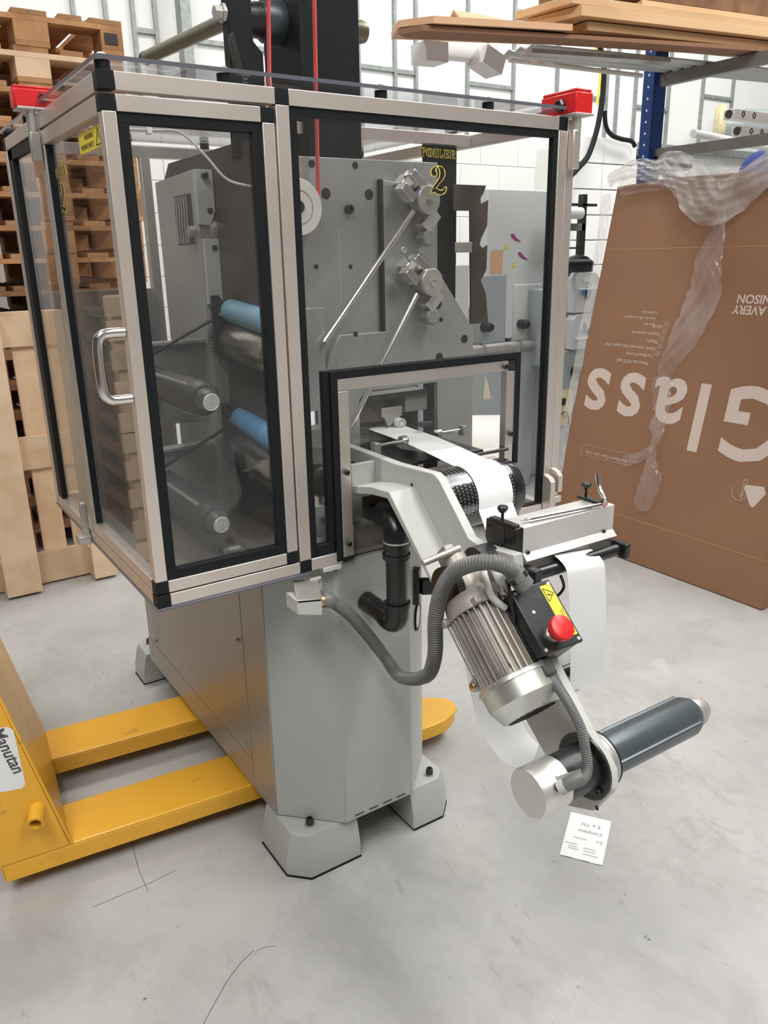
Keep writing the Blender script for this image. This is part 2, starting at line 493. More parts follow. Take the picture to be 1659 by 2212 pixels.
        if bevel:
            b = o.modifiers.new('bevel', 'BEVEL'); b.width = bevel; b.segments = 2; b.limit_method = 'ANGLE'; b.angle_limit = math.radians(40)
            b.harden_normals = False
        return o


def thing(name, label, cat, loc=(0, 0, 0), group=None):
    o = bpy.data.objects.new(name, None)
    COL.objects.link(o)
    o.empty_display_size = .05
    o.location = loc
    WORLD[o.name] = Vector(loc)
    o['label'] = label; o['category'] = cat
    if group: o['group'] = group
    return o


def tag(o, label, cat, group=None):
    o['label'] = label; o['category'] = cat
    if group: o['group'] = group
    return o


def struct(o):
    o['kind'] = 'structure'
    return o


def copy_tree(o, parent=None):
    c = o.copy(); COL.objects.link(c)
    if parent: c.parent = parent
    for ch in list(o.children):
        if ch is not c: copy_tree(ch, c)
    return c


def spline(pts, n=12, closed=False):
    """Catmull-Rom"""
    P = [Vector(p) for p in pts]
    out = []
    m = len(P)
    for i in range(m - 1):
        p0 = P[max(i - 1, 0)]; p1 = P[i]; p2 = P[i + 1]; p3 = P[min(i + 2, m - 1)]
        for k in range(n):
            t = k / n
            out.append(0.5 * ((2 * p1) + (-p0 + p2) * t + (2 * p0 - 5 * p1 + 4 * p2 - p3) * t * t + (-p0 + 3 * p1 - 3 * p2 + p3) * t ** 3))
    out.append(P[-1])
    return out


def box(name, a, b, m, parent=None, bevel=0.0015, T=None):
    return MB().box(a, b, T).build(name, m, parent, bevel)


def cyl(name, p0, p1, r, m, parent=None, r2=None, seg=20, bevel=0.0):
    return MB().cyl(p0, p1, r, r2, seg).build(name, m, parent, bevel)


def bolt(p, d, r, parent, m=None, h=None, name='bolt'):
    """socket-head bolt: head cylinder with a recessed hex-like socket ring"""
    p, d = Vector(p), Vector(d).normalized()
    h = h or r * .9
    mb = MB().lathe(p, p + d * h, [(0, r), (.8, r), (1, r * .85), (1, r * .5), (.45, r * .45)], 12)
    return mb.build(name, m or M['bolt'], parent)


# ---------------------------------------------------------------- structure
o = struct(MB().box((-5, -7, -.05), (12, 4.62, 0)).build('floor', M['floor'], smooth=False))
o['label'] = 'pale grey painted concrete floor with scuffs and scratches'
o = struct(MB().box((-5, -7, 4.72), (12, 4.7, 4.8)).build('ceiling', M['white'], smooth=False))
wl = struct(MB().box((-5.1, -7, 0), (-5, 4.7, 4.72)).build('wall_left', M['leftwall'], smooth=False))
wr = struct(MB().box((12, -7, 0), (12.1, 4.7, 4.72)).build('wall_right', M['white'], smooth=False))
wf = struct(MB().box((-5, -7.1, 0), (12, -7, 4.72)).build('wall_front', M['farwall'], smooth=False))
wb = struct(MB().box((-5, 4.585, 0), (12, 4.7, 4.72)).build('wall_back', M['sheet'], smooth=False))
wb['label'] = 'white cladding above painted blocks behind the machines'
# painted blocks, lower part of the back wall
blk = MB().box((0, 0, 0), (.4365, .07, .2115)).build('block', M['wall'], wb, 0.002)
WB = WORLD['wall_back']
first = True
for r in range(11):
    for k in range(18):
        x = 1.0 + k * .44 + (0.22 if r % 2 else 0)
        ob = blk if first else blk.copy()
        if not first:
            COL.objects.link(ob); ob.parent = wb
        first = False
        ob.location = Vector((x + .216, 4.545, r * .215 + .107)) - WB
MB().box((-5, 4.54, 0), (1.0, 4.59, 2.365)).build('plinth', M['wall'], wb)
MB().box((1.0, 4.53, 0), (9.2, 4.56, 2.36)).build('mortar', M['wall'], wb, 0)
for x in (1.1797, 1.3849, 1.5651, 1.7163, 2.7922, 3.318, 3.6621, 3.8686, 4.4067, 4.927, 5.4604, 6.12, 6.268, 6.533, 7.033, 7.574, 8.086):
    MB().box((x - .013, 4.555, 2.36), (x + .013, 4.585, 4.7)).build('stud', M['galv'], wb)
MB().prism([(1.835, 4.40), (1.905, 4.40), (1.905, 4.415), (1.85, 4.415), (1.85, 4.485), (1.905, 4.485), (1.905, 4.50), (1.835, 4.50)], 'z', 2.36, 4.7).build('stud', M['galv'], wb)
for a, b, z in ((1.565, 1.716, 2.868), (1.18, 1.385, 2.864), (2.0, 2.79, 2.849), (3.318, 3.662, 2.822), (3.662, 3.869, 2.817), (4.407, 4.927, 2.795),
                (5.46, 6.12, 2.80), (6.533, 7.033, 2.772), (7.574, 8.086, 2.95), (2.79, 3.318, 3.5), (4.927, 5.46, 3.4)):
    MB().box((a, 4.56, z - .015), (b, 4.585, z + .015)).build('noggin', M['galv'], wb)
MB().box((6.1, 4.44, 2.36), (9.2, 4.55, 2.43)).build('sill_rail', M['galv'], wb, .003)

# block pillar standing off the wall
pil = struct(MB().box((5.18, 4.03, 0), (5.93, 4.53, 2.30)).build('trim_1', M['wall'], None, smooth=False))
pil['label'] = 'white painted block pier in front of the back wall'
for r in range(11):
    MB().box((5.17, 3.995, r * .215 + .004), (5.50, 4.03, r * .215 + .209)).build('block', M['wall'], pil, .004)
    MB().box((5.508, 3.995, r * .215 + .004), (5.935, 4.03, r * .215 + .209)).build('block', M['wall'], pil, .004)

# ---------------------------------------------------------------- the foiling machine
mc = thing('foiling_machine', 'tall grey foiling machine with a clear guard cabinet, rewind arm and motor', 'machine', (.48, .6, 0))

# base cabinet, an octagonal column
def octa(x0, x1, y0, y1, c):
    return [(x0 + c, y0), (x1 - c, y0), (x1, y0 + c), (x1, y1 - c), (x1 - c, y1), (x0 + c, y1), (x0, y1 - c), (x0, y0 + c)]
base = MB().prism(octa(.267, .703, .012, 1.22, .122), 'z', .1105, .7755).build('base_cabinet', M['grey'], mc, .004)
# removable left side panel
sp = MB().box((.2640, .262, .20), (.2672, 1.02, .774)).build('side_panel', M['greyside'], mc, .0008)
for y, z in ((.285, .225), (.285, .52), (1.0, .225)):
    bolt((.264, y, z), (-1, 0, 0), .006, sp, M['dullalu'], name='screw')
MB().box((.2650, .134, .1125), (.2668, .2585, .774)).build('side_strip', M['greyside'], mc, 0)
MB().box((.2650, .262, .1125), (.2668, 1.10, .196)).build('side_strip', M['greyside'], mc, 0)
for xx in (.415, .455, .495, .535):
    MB().box((xx, .0105, .122), (xx + .025, .0125, .124)).build('slot', M['darkroom'], mc, 0)
# feet
def foot(x0, x1, y0, y1, cx, cy, bx, by):
    """x0..x1,y0..y1 footprint; outer chamfer at corner (cx,cy in {0,1}); bolt at bx,by"""
    c = .043
    def outline(ins):
        ax0 = x0 + (ins if cx == 0 else .0); ax1 = x1 - (ins if cx == 1 else .0)
        ay0 = y0 + (ins if cy == 0 else .0); ay1 = y1 - (ins if cy == 1 else .0)
        # the inner end of each foot is raked too
        P = [(ax0, ay0), (ax1, ay0), (ax1, ay1), (ax0, ay1)]
        k = c * (1 - ins * 20)
        k = max(k, .024)
        if (cx, cy) == (0, 0): P = [(ax0, ay0 + k), (ax0 + k, ay0)] + P[1:]
        elif (cx, cy) == (1, 0): P = [P[0], (ax1 - k, ay0), (ax1, ay0 + k)] + P[2:]
        elif (cx, cy) == (1, 1): P = P[:2] + [(ax1, ay1 - k), (ax1 - k, ay1)] + P[3:]
        else: P = P[:3] + [(ax0 + k, ay1), (ax0, ay1 - k)]
        return P
    mb = MB()
    lv = [(.004, 0), (.040, .001), (.090, .011), (.104, .016), (.110, .018)]
    rows = [[mb.bm.verts.new((p[0], p[1], z)) for p in outline(i)] for z, i in lv]
    n = len(rows[0])
    for a, b in zip(rows, rows[1:]):
        for k in range(n): mb.bm.faces.new((a[k], a[(k + 1) % n], b[(k + 1) % n], b[k]))
    mb.bm.faces.new(rows[0][::-1]); mb.bm.faces.new(rows[-1])
    f = mb.build('foot', M['grey'], mc, .0012)
    bolt((bx, by, .110), (0, 0, 1), .0095, f, M['bolt'], .017)
    cyl('washer', (bx, by, .109), (bx, by, .1115), .014, M['dullalu'], f, seg=20)
    MB().prism([(p[0], p[1]) for p in outline(-.002)], 'z', 0.0, .004).build('foot_pad', M['black'], f)
foot(.247, .427, .010, .19, 0, 0, .318, .062)
foot(.585, .722, .010, .19, 1, 0, .668, .055)
foot(.245, .40, 1.14, 1.285, 0, 1, .30, 1.225)
foot(.585, .722, 1.14, 1.285, 1, 1, .67, 1.225)
# front socket box, gauge, latch bracket
sb = MB().prism([(.262, .716), (.318, .700), (.318, .738), (.262, .748)], 'y', -.052, .0).build('connector_box', M['arm'], mc, .002)
MB().poly([Vector(p) for p in ((.262, -.052, .748), (.318, -.052, .738), (.345, .011, .755), (.285, .011, .765),
           (.262, -.052, .742), (.318, -.052, .732), (.345, .011, .742), (.285, .011, .752))],
          [(0, 1, 2, 3), (7, 6, 5, 4), (0, 4, 5, 1), (1, 5, 6, 2), (2, 6, 7, 3), (3, 7, 4, 0)]).build('box_hood', M['dullalu'], sb, .001)
MB().box((.322, .004, .722), (.35, .012, .760)).build('back_plate', M['arm'], sb, .002)
bolt((.344, .004, .755), (0, -1, 0), .004, sb, M['dullalu'], name='screw')
bolt((.344, .004, .728), (0, -1, 0), .004, sb, M['dullalu'], name='screw')
cyl('brass_gland', (.312, -.032, .726), (.332, -.034, .724), .0125, M['brass'], mc)
nrm = Vector((.7071, -.7071, 0)); gp = Vector((.6455, .0758, .560))
g = MB().ring(gp - nrm * .012, gp + nrm * .004, .036, .028, 32).build('round_gauge', M['black'], mc)
cyl('gauge_face', gp - nrm * .01, gp + nrm * .0035, .0282, M['alu'], g, seg=32)
gp = Vector((.622, .050, .655))
MB().box((-.004, -.012, -.045), (.012, .012, .045), lambda p: gp + Vector((p.x * .7071 + p.y * .7071, -p.x * .7071 + p.y * .7071, p.z))).build('latch_bracket', M['plastic'], mc, .002)
MB().box((.012, -.01, -.022), (.05, .010, .018), lambda p: gp + Vector((p.x * .9, -p.x * .5 + p.y, p.z))).build('latch_tongue', M['plastic'], mc, .003)
# black waste pipe with two elbows
pp = spline([(.462, .012, .672), (.465, -.03, .667), (.468, -.062, .662)], 6)
MB().tube(pp, .0225, 20).build('pipe_stub', M['plastic'], mc)
el = spline([(.468, -.062, .662), (.469, -.083, .660), (.470, -.097, .672), (.470, -.1, .70)], 7)
e1 = MB().tube(el, .0262, 20).build('pipe_elbow', M['plastic'], mc)
MB().ring((.470, -.1, .698), (.470, -.1, .708), .0285, .02, 24).build('pipe_collar', M['plastic'], e1)
MB().tube([(.470, -.1, .700), (.470, -.1, .835)], .0225, 20).build('pipe_riser', M['plastic'], mc)
el = spline([(.470, -.1, .805), (.470, -.1, .845), (.473, -.095, .866), (.480, -.075, .880), (.486, -.05, .882), (.49, -.02, .878)], 7)
e2 = MB().tube(el, .0262, 20).build('pipe_elbow', M['plastic'], mc)
MB().ring((.470, -.1, .808), (.470, -.1, .818), .0292, .02, 24).build('pipe_collar', M['plastic'], e2)
MB().ring((.470, -.1, .843), (.470, -.1, .846), .0275, .02, 24).build('pipe_collar', M['alu'], e2)

# ---- guard frame -------------------------------------------------
Z0, Z1 = .780, 1.680
ZB, ZR, ZD = .806, 1.6535, 1.648
M1, M2, W1, W2, W3, D = .2995, .3253, .979, 1.004, 1.0295, .853
t = .0255
gf = MB().box((M1, .0, ZB), (M2, t, ZR)).build('guard_frame', M['steel'], mc, .0012)
def rail(a, b, nm='frame_rail', m='steel', par=gf):
    return box(nm, a, b, M[m], par, .0012)
rail((t, 0, ZR), (M1, t, Z1)); rail((M2, 0, ZR), (W1, t, Z1))
rail((0, t, ZR), (t, D - t, Z1)); rail((t, D - t, ZR), (W2, D, Z1)); rail((W2 - t, t, ZR), (W2, D - t, Z1))
rail((t, 0, Z0), (M1, t, .8045)); rail((M2, 0, Z0), (.4005, t, ZB)); rail((.9, 0, Z0), (W1 - .003, t, ZB))
rail((0, t, Z0), (t, D, .8045)); rail((t, D - t, Z0), (W2, D, .8045)); rail((W2 - t, t, Z0), (W2, D - t, .8045))
rail((.0, D - t, .8045), (t, D, ZR), 'corner_post'); rail((W2 - t, D - t, .8045), (W2, D, ZR), 'corner_post')
rail((.318, D - t, .8045), (.343, D, ZR), 'rear_post')
rail((t, .30, ZR + .001), (W2 - t, .325, Z1 - .001), 'cross_rail')
rail((W1, 0, Z0), (W2 - .0008, t, ZR), 'corner_post'); rail((W2 + .0008, .001, .80), (W3, t, 1.675), 'door_post')
for a, b in (((0, 0, ZR), (t, t, Z1)), ((M1, 0, ZR), (M2, t, Z1)), ((W1, 0, ZR), (W2, t, Z1)), ((0, 0, Z0), (t, t, .8045)), ((M1, 0, Z0), (M2, t, .8055)),
             ((0, D - t, ZR), (t, D, Z1))):
    box('corner_joint', (a[0] - .0004, a[1] - .0004, a[2]), (b[0] + .0004, b[1] + .0004, b[2] + .0004), M['black'], gf, .001)
# front fixed window: gasket and panes
def gasket(par, pts):
    for a, b in pts: box('gasket', a, b, M['black'], par, .001)
gasket(gf, [((M2, .003, 1.6385), (W1, .02, ZR)), ((M2, .003, ZB), (.3415, .02, 1.6385)), ((.9683, .003, .8102), (W1, .02, 1.6385)),
            ((.3415, .003, ZB), (.384, .02, .830)), ((.372, .003, .830), (.386, .02, 1.1865)), ((.9, .003, .797), (.979, .02, .8102))])
# pane polygon with the opening cut out
pane = MB().prism([(.3415, .830), (.372, .830), (.372, 1.1865), (.8877, 1.1865), (.8877, .8102), (.9683, .8102), (.9683, 1.6385), (.3415, 1.6385)], 'y', .010, .014)
pane.build('front_pane', M['glass'], mc, 0, smooth=False)
# U shaped hatch frame round the web opening
hf = MB().prism([(.386, ZB - .02), (.401, ZB - .02), (.401, 1.1715), (.8735, 1.1715), (.8735, .925), (.8877, .925), (.8877, 1.1865), (.386, 1.1865)], 'y', -.003, .02).build('hatch_frame', M['black'], mc, .001)
box('hatch_rail', (.4025, 0, 1.1455), (.852, .02, 1.170), M['steel'], hf, .001)
box('hatch_post', (.4025, 0, .792), (.4275, .02, 1.1445), M['steel'], hf, .001)
box('hatch_post', (.848, 0, .925), (.8725, .02, 1.1445), M['steel'], hf, .001)
box('corner_joint', (.853, -.0005, 1.146), (.8728, .02, 1.171), M['black'], hf, .001)
box('corner_joint', (.4022, -.0005, .7835), (.4278, .02, .792), M['black'], hf, .001)
hg = MB().prism([(.4045, .7855), (.5547, .7925), (.5547, .86), (.47, .893), (.47, .925), (.534, .935), (.534, .979), (.865, .9735), (.872, .98), (.872, 1.1625), (.866, 1.1685), (.4057, 1.1685)], 'y', -.0045, -.0008)
hg.build('hatch_guard', M['glassdusty'], mc, 0, smooth=False)
for x, z in ((.414, .978), (.414, .822), (.838, 1.157), (.860, 1.0)):
    bolt((x, -.0045, z), (0, -1, 0), .0062, hf, M['bolt'])
# small bracket under the front rail
br = box('hinge_block', (.352, -.002, .769), (.396, .018, .7795), M['arm'], mc, .001)
bolt((.364, .008, .769), (0, 0, -1), .005, br); bolt((.385, .008, .769), (0, 0, -1), .005, br)

# ---- corner door -------------------------------------------------
dr = box('guard_door', (.0008, 0, .8315), (.0235, .0235, 1.6235), M['steel'], mc, .0015)
box('door_rail', (.0240, 0, 1.6235), (.2705, .0235, ZD), M['steel'], dr, .0012)
box('door_rail', (.0240, 0, .8075), (.2705, .0235, .8305), M['steel'], dr, .0012)
box('door_stile', (.2725, 0, .8315), (.2955, .0235, 1.6235), M['steel'], dr, .0012)
for x in ((-.0003, .0240), (.2705, .2958)):
    for z in ((1.6235, ZD), (.8075, .8315)):
        box('corner_joint', (x[0], -.0004, z[0]), (x[1], .0238, z[1]), M['black'], dr, .001)
gasket(dr, [((.0240, .003, 1.6066), (.2725, .02, 1.6235)), ((.0240, .003, .8315), (.2725, .02, .8500)),
            ((.0240, .003, .8500), (.0425, .02, 1.6066)), ((.2535, .003, .8500), (.2725, .02, 1.6066))])
MB().box((.0425, .010, .85), (.2535, .014, 1.6066)).build('door_pane', M['glassdusty'], dr, 0, smooth=False)
# left wing of the door
YM0, YM1 = .444, .478
box('door_rail', (0, .0245, 1.622), (.0235, YM0, ZD), M['steel'], dr, .0012)
box('door_rail', (0, .0245, .8075), (.0235, YM0, .832), M['steel'], dr, .0012)
box('hinge_stile', (0.0, YM0 - .016, .832), (.0235, YM0, 1.622), M['dullalu'], dr, .0012)
gasket(dr, [((.003, .0245, .832), (.02, .031, 1.622)), ((.003, .425, .832), (.02, .4283, 1.622))])
MB().box((.010, .031, .832), (.014, .4255, 1.622)).build('door_pane', M['glass'], dr, 0, smooth=False)
# far left fixed wing
lw = box('side_post', (0.0, YM0 + .004, .8055), (.024, YM1 - .012, 1.652), M['dullalu'], mc, .001)
gasket(lw, [((.003, D - t - .045, .8055), (.02, D - t, 1.652)), ((.003, YM1 - .012, 1.63), (.02, D - t, 1.652)), ((.003, YM1 - .012, .8055), (.02, YM1 - .008, 1.63))])
MB().box((.010, YM1 - .008, .8055), (.014, D - t - .045, 1.63)).build('side_pane', M['glass'], lw, 0, smooth=False)
# bar handle
hz0, hz1, hx = 1.174, 1.286, -.047
pts = [(-.0002, .012, hz1), (hx + .022, .012, hz1), (hx + .008, .012, hz1 - .004), (hx, .012, hz1 - .022), (hx, .012, hz0 + .022), (hx + .008, .012, hz0 + .004), (hx + .022, .012, hz0), (-.0002, .012, hz0)]
MB().tube(spline(pts, 6), .0088, 18).build('bar_handle', M['chrome'], dr)
# interlock blocks on the hinge line
box('interlock_bar', (-.021, YM0 - .009, 1.592), (-.002, YM0 + .009, 1.645), M['dullalu'], mc, .002)
MB().lathe((-.013, YM0, 1.635), (-.013, YM0, 1.686), [(0, .0075), (.06, .009), (1, .009)], 20).build('interlock_pin', M['alu'], mc)
MB().prism([(.487, .772), (.512, .772), (.512, .850), (.503, .868), (.487, .868)], 'x', -.014, -.001).build('hinge_block', M['dullalu'], mc, .002)
box('hinge_block', (-.03, .478, .769), (-.001, .512, .79), M['dullalu'], mc, .002)
box('interlock_bar', (W2 + .002, -.018, 1.575), (W3 - .002, .0, 1.655), M['steel'], mc, .003)
MB().lathe((W2 + .018, -.008, 1.61), (W2 + .018, -.008, 1.69), [(0, .008), (.08, .0105), (1, .0105)], 20).build('interlock_pin', M['alu'], mc)
# door latch hooks at the lower right of the front
MB().prism([(-.030, .812), (-.0002, .806), (-.0002, .882), (-.022, .876), (-.030, .866)], 'x', .974, .990).build('latch_hook', M['steel'], mc, .0015)
MB().prism([(-.030, .812), (-.0002, .806), (-.0002, .824), (-.030, .828)], 'x', .990, 1.012).build('latch_hook', M['steel'], mc, .0015)
MB().prism([(-.030, .838), (-.0002, .832), (-.0002, .894), (-.022, .888), (-.030, .878)], 'x', 1.000, 1.014).build('latch_hook', M['steel'], mc, .0015)
# red interlock switches
rb = MB().box((1.003, -.022, 1.687), (1.055, .085, 1.729)).build('safety_switch', M['red'], mc, .003)
box('switch_lid', (1.005, -.020, 1.729), (1.053, .083, 1.736), M['red'], rb, .003)
box('switch_base', (1.001, -.026, 1.683), (1.057, .088, 1.687), M['alu'], rb, .001)
MB().lathe((1.003, .022, 1.706), (.992, .022, 1.706), [(0, .014), (.5, .014), (1, .010)], 6).build('cable_gland', M['plastic'], rb)
rb = MB().box((-.042, .432, 1.689), (.040, .474, 1.722)).build('safety_switch', M['red'], mc, .003)
box('switch_lid', (-.040, .434, 1.722), (.038, .472, 1.727), M['red'], rb, .003)
box('switch_base', (-.038, .428, 1.685), (.042, .478, 1.689), M['alu'], rb, .001)
MB().lathe((.012, .432, 1.706), (.012, .422, 1.706), [(0, .010), (.5, .010), (1, .007)], 6).build('cable_gland', M['plastic'], rb)
# roof sheet on standoffs, bottom plate
rs = MB().box((.0005, .0025, 1.6955), (1.003, .872, 1.7015)).build('roof_sheet', M['roofglass'], mc, 0, smooth=False)
for a, b in (((.0, .0015, 1.6953), (1.0035, .003, 1.7017)), ((.0, .0015, 1.6953), (.0012, .8725, 1.7017)), ((1.0028, .0015, 1.6953), (1.004, .8725, 1.7017)), ((.0, .8715, 1.6953), (1.004, .8725, 1.7017))):
    box('sheet_edge', a, b, M['acredge'], rs, 0)
for x, y in ((.014, .016), (.214, .016), (.528, .016), (.79, .016), (.014, .84), (.5, .84), (.99, .84), (.014, .6)):
    so = MB().lathe((x, y, 1.6805), (x, y, 1.6952), [(0, .012), (1, .012)], 20).build('standoff', M['black'], mc)
    MB().lathe((x, y, 1.702), (x, y, 1.7065), [(0, .008), (.5, .008), (1, .005)], 14).build('dome_nut', M['alu'], so)
bp_ = MB().prism([(-.002, -.004), (M1 + .015, -.004), (M1 + .015, .0), (M1 + .02, .26), (.26, .26), (.26, D), (-.002, D)], 'z', .7745, .7795)
bp_.build('bottom_sheet', M['acredge'], mc, .001)
box('table_top', (.03, .028, .7796), (.94, .83, .790), M['tabletop'], mc, .001)
MB().box((.58, .3, .7903), (.93, .80, .7925)).build('table_cover', M['casting'], mc, .001)

# ---- stickers on the guard --------------------------------------
S = [('POIL', 0)]
def mtx(o, right, up):
    r, u = Vector(right).normalized(), Vector(up).normalized()
    n = r.cross(u)
    m = Matrix.Identity(4)
    for i in range(3):
        m[i][0], m[i][1], m[i][2], m[i][3] = r[i], u[i], n[i], o[i]
    return m
def two(mb, sx, sz, ox, oz, T, grow=0.0, d0=0.0, d1=.0004):
    """stencil numeral 2 built from three pieces, in a unit box 1 x 1.9"""
    g = grow
    def arc(cx, cy, ro, ri, a0, a1, n=12, oo=0):
        out = [(cx + (ro + g) * math.cos(math.radians(a0 + (a1 - a0) * k / n)), cy + (ro + g) * 1.0 * math.sin(math.radians(a0 + (a1 - a0) * k / n))) for k in range(n + 1)]
        inn = [(cx + (ri - g) * math.cos(math.radians(a1 + (a0 - a1) * k / n)) + oo, cy + (ri - g) * math.sin(math.radians(a1 + (a0 - a1) * k / n))) for k in range(n + 1)]
        return out + inn
    pieces = []
    # left teardrop with hook
    pieces.append([(.40 + g, 1.88 + g), (.20, 1.82 + g), (.04 - g, 1.62), (-.0 - g, 1.42), (.06 - g, 1.24 - g), (.22, 1.18 - g), (.36 + g, 1.24), (.40 + g, 1.40), (.33 + g, 1.50), (.28 + g, 1.56), (.30 + g, 1.70), (.40 + g, 1.80)])
    # right bowl running down to the foot
    pieces.append([(.50 - g, 1.90 + g), (.72, 1.86 + g), (.90 + g, 1.66), (.95 + g, 1.42), (.90 + g, 1.16), (.74 + g, .88), (.50 + g, .60), (.34 + g, .38), (.12 - g, .38 - g), (.26 - g, .62), (.44 - g, .86), (.58 - g, 1.12), (.62 - g, 1.42), (.58 - g, 1.68), (.50 - g, 1.80)])
    # foot
    pieces.append([(-.02 - g, .0), (.10, .33 + g), (.30, .38 + g), (.50, .26 + g), (.68, .20 + g), (.86, .28 + g), (.94, .44 + g), (1.06 + g, .44 + g), (1.02 + g, .20), (.90 + g, .02 - g), (.70, -.10 - g), (.46, -.06 - g), (.26, .08 - g), (.10, .06 - g), (.04, -.04 - g)])
    for p in pieces:
        q = [(ox + a * sx, oz + b * sz) for a, b in p]
        mb.prism(q, 'y', -d0, -d1, T)
    return mb
def rect(x0, z0, x1, z1): return [(x0, z0), (x1, z0), (x1, z1), (x0, z1)]
def bowl(cx, cz, rx, rz, w, a0, a1, n=10):
    o_ = [(cx + rx * math.cos(math.radians(a0 + (a1 - a0) * k / n)), cz + rz * math.sin(math.radians(a0 + (a1 - a0) * k / n))) for k in range(n + 1)]
    i_ = [(cx + (rx - w) * math.cos(math.radians(a1 + (a0 - a1) * k / n)), cz + (rz - .07) * math.sin(math.radians(a1 + (a0 - a1) * k / n))) for k in range(n + 1)]
    return o_ + i_
STEM = rect(.10, 0, .40, 1)
GL = {
    'F': ([STEM, rect(.47, .90, .84, 1), [(.74, .68), (.84, .62), (.84, .90), (.74, .90)], rect(.47, .46, .68, .56), rect(0, 0, .10, .08), rect(.40, 0, .52, .08), rect(0, .92, .10, 1)], .92),
    'O': ([bowl(.46, .5, .46, .52, .30, 100, 260), bowl(.54, .5, .46, .52, .30, -80, 80)], 1.06),
    'I': ([rect(.10, 0, .27, 1), rect(.32, 0, .49, 1), rect(0, 0, .10, .08), rect(.49, 0, .59, .08), rect(0, .92, .10, 1), rect(.49, .92, .59, 1)], .66),
    'L': ([STEM, rect(.47, 0, .84, .10), [(.72, .10), (.84, .10), (.84, .40), (.76, .34)], rect(0, 0, .10, .08), rect(0, .92, .10, 1), rect(.40, .92, .52, 1)], .92),
    'E': ([STEM, rect(.47, .90, .84, 1), [(.74, .70), (.84, .66), (.84, .90), (.74, .90)], rect(.47, .45, .68, .55), rect(.47, 0, .86, .10), [(.74, .10), (.86, .10), (.86, .34), (.76, .30)], rect(0, 0, .10, .08), rect(0, .92, .10, 1)], .94),
    'R': ([STEM, bowl(.47, .74, .42, .27, .26, -90, 90), [(.70, .0), (.98, .0), (.74, .46), (.52, .46)], rect(0, 0, .10, .08), rect(.40, 0, .50, .08), rect(0, .92, .10, 1)], 1.0),
}
def stencil(word, sx, sz, grow, T):
    """T maps (across, off the pane, up) in metres to the pane"""
    mb = MB(); x = 0.0
    for ch in word:
        polys, adv = GL[ch]
        for p in polys:
            cx = sum(q[0] for q in p) / len(p); cz = sum(q[1] for q in p) / len(p)
            n = len(p); q = []
            for i in range(n):
                a_, b_, c_ = Vector(p[i - 1]), Vector(p[i]), Vector(p[(i + 1) % n])
                e1 = (b_ - a_).normalized(); e2 = (c_ - b_).normalized()
                nn = Vector((e1.y + e2.y, -e1.x - e2.x))
                nn = nn.normalized() if nn.length > 1e-6 else Vector((0, 0))
                q.append((x + (b_.x + nn.x * grow) * sx, (b_.y + nn.y * grow * .8) * sz))
            mb.prism(q, 'y', 0, .0002, T)
        x += (adv + .10) * sx
    return mb
def foiler(parent, T0):
    stencil('FOILER', .0146, .0150, .055, lambda p: T0(Vector((p.x, p.y, p.z)))).build('lettering', M['gold'], parent, smooth=False)
    stencil('FOILER', .0146, .0150, -.02, lambda p: T0(Vector((p.x, p.y + .0004, p.z)))).build('lettering', M['ink'], parent, smooth=False)
fx, fy = .614, .0098
foiler(mc, lambda p: Vector((.6145 + p.x, .0096 - p.y, 1.5865 - p.x * .02 + p.z)))
two(MB(), .037, .0268, .640, 1.519, None, .045, -.0094, -.0097).build('numeral', M['gold'], mc, smooth=False)
two(MB(), .037, .0268, .640, 1.519, None, -.02, -.0090, -.0093).build('numeral', M['ink'], mc, smooth=False)
# the same on the left wing
foiler(dr, lambda p: Vector((.0096 - p.y, .4035 - p.x, 1.559 + p.z)))
TL = lambda p: Vector((.0098 + p.y, .385 - p.x, p.z))
two(MB(), .037, .0268, 0, 1.497, TL, .045, .0004, .0002).build('numeral', M['gold'], dr, smooth=False)
two(MB(), .037, .0268, 0, 1.497, TL, -.02, .0008, .0005).build('numeral', M['ink'], dr, smooth=False)
wl_ = MB().box((.0088, .036, 1.579), (.0096, .190, 1.6115)).build('warning_label', M['label'], dr, 0)
MB().text('WARNING', .0115, mtx((.0085, .150, 1.5975), (0, -1, 0), (0, 0, 1)), ext=.0001).text('MOVING PARTS', .0115, mtx((.0085, .178, 1.5835), (0, -1, 0), (0, 0, 1)), ext=.0001).build('lettering', M['ink'], wl_, smooth=False)
tri = MB()
for a, b in (((.048, .5825), (.079, .5825)), ((.079, .5825), (.0635, .6075)), ((.0635, .6075), (.048, .5825))):
    tri.tube([(.0087, a[0], 1 + a[1]), (.0087, b[0], 1 + b[1])], .0008, 6)
tri.text('!', .02, mtx((.0086, .0665, 1.585), (0, -1, 0), (0, 0, 1)), ext=.0001)
tri.build('warning_symbol', M['ink'], wl_, smooth=False)

# ---- inside the guard -------------------------------------------
pl = MB().prism([(.43, 1.598), (.800, 1.600), (.800, 1.12), (.43, 1.12)], 'y', .200, .212).build('head_plate', M['plate'], mc, .001)
for x, z, r in ((.5801, 1.586, .0075), (.475, 1.585, .008), (.5059, 1.5281, .0115), (.6134, 1.5287, .0115), (.4751, 1.3813, .0055), (.5608, 1.3794, .005)):
    MB().lathe((x, .2005, z), (x, .1985, z), [(0, r), (1, r * .9)], 20).build('hole_disc', M['bolt'], pl)  # flat dark discs stand in for the shade of open holes
bolt((.5593, .2, 1.4977), (0, -1, 0), .010, pl, M['bolt'], .012)
for z0, z1, x in ((1.30, 1.46, .533), (1.30, 1.46, .615)):
    MB().box((x, .1993, z0), (x + .0015, .2, z1)).build('scribe_line', M['alu'], pl, 0)
box('plate_side', (.635, .186, 1.20), (.6415, .200, 1.56), M['bolt'], mc, .001)
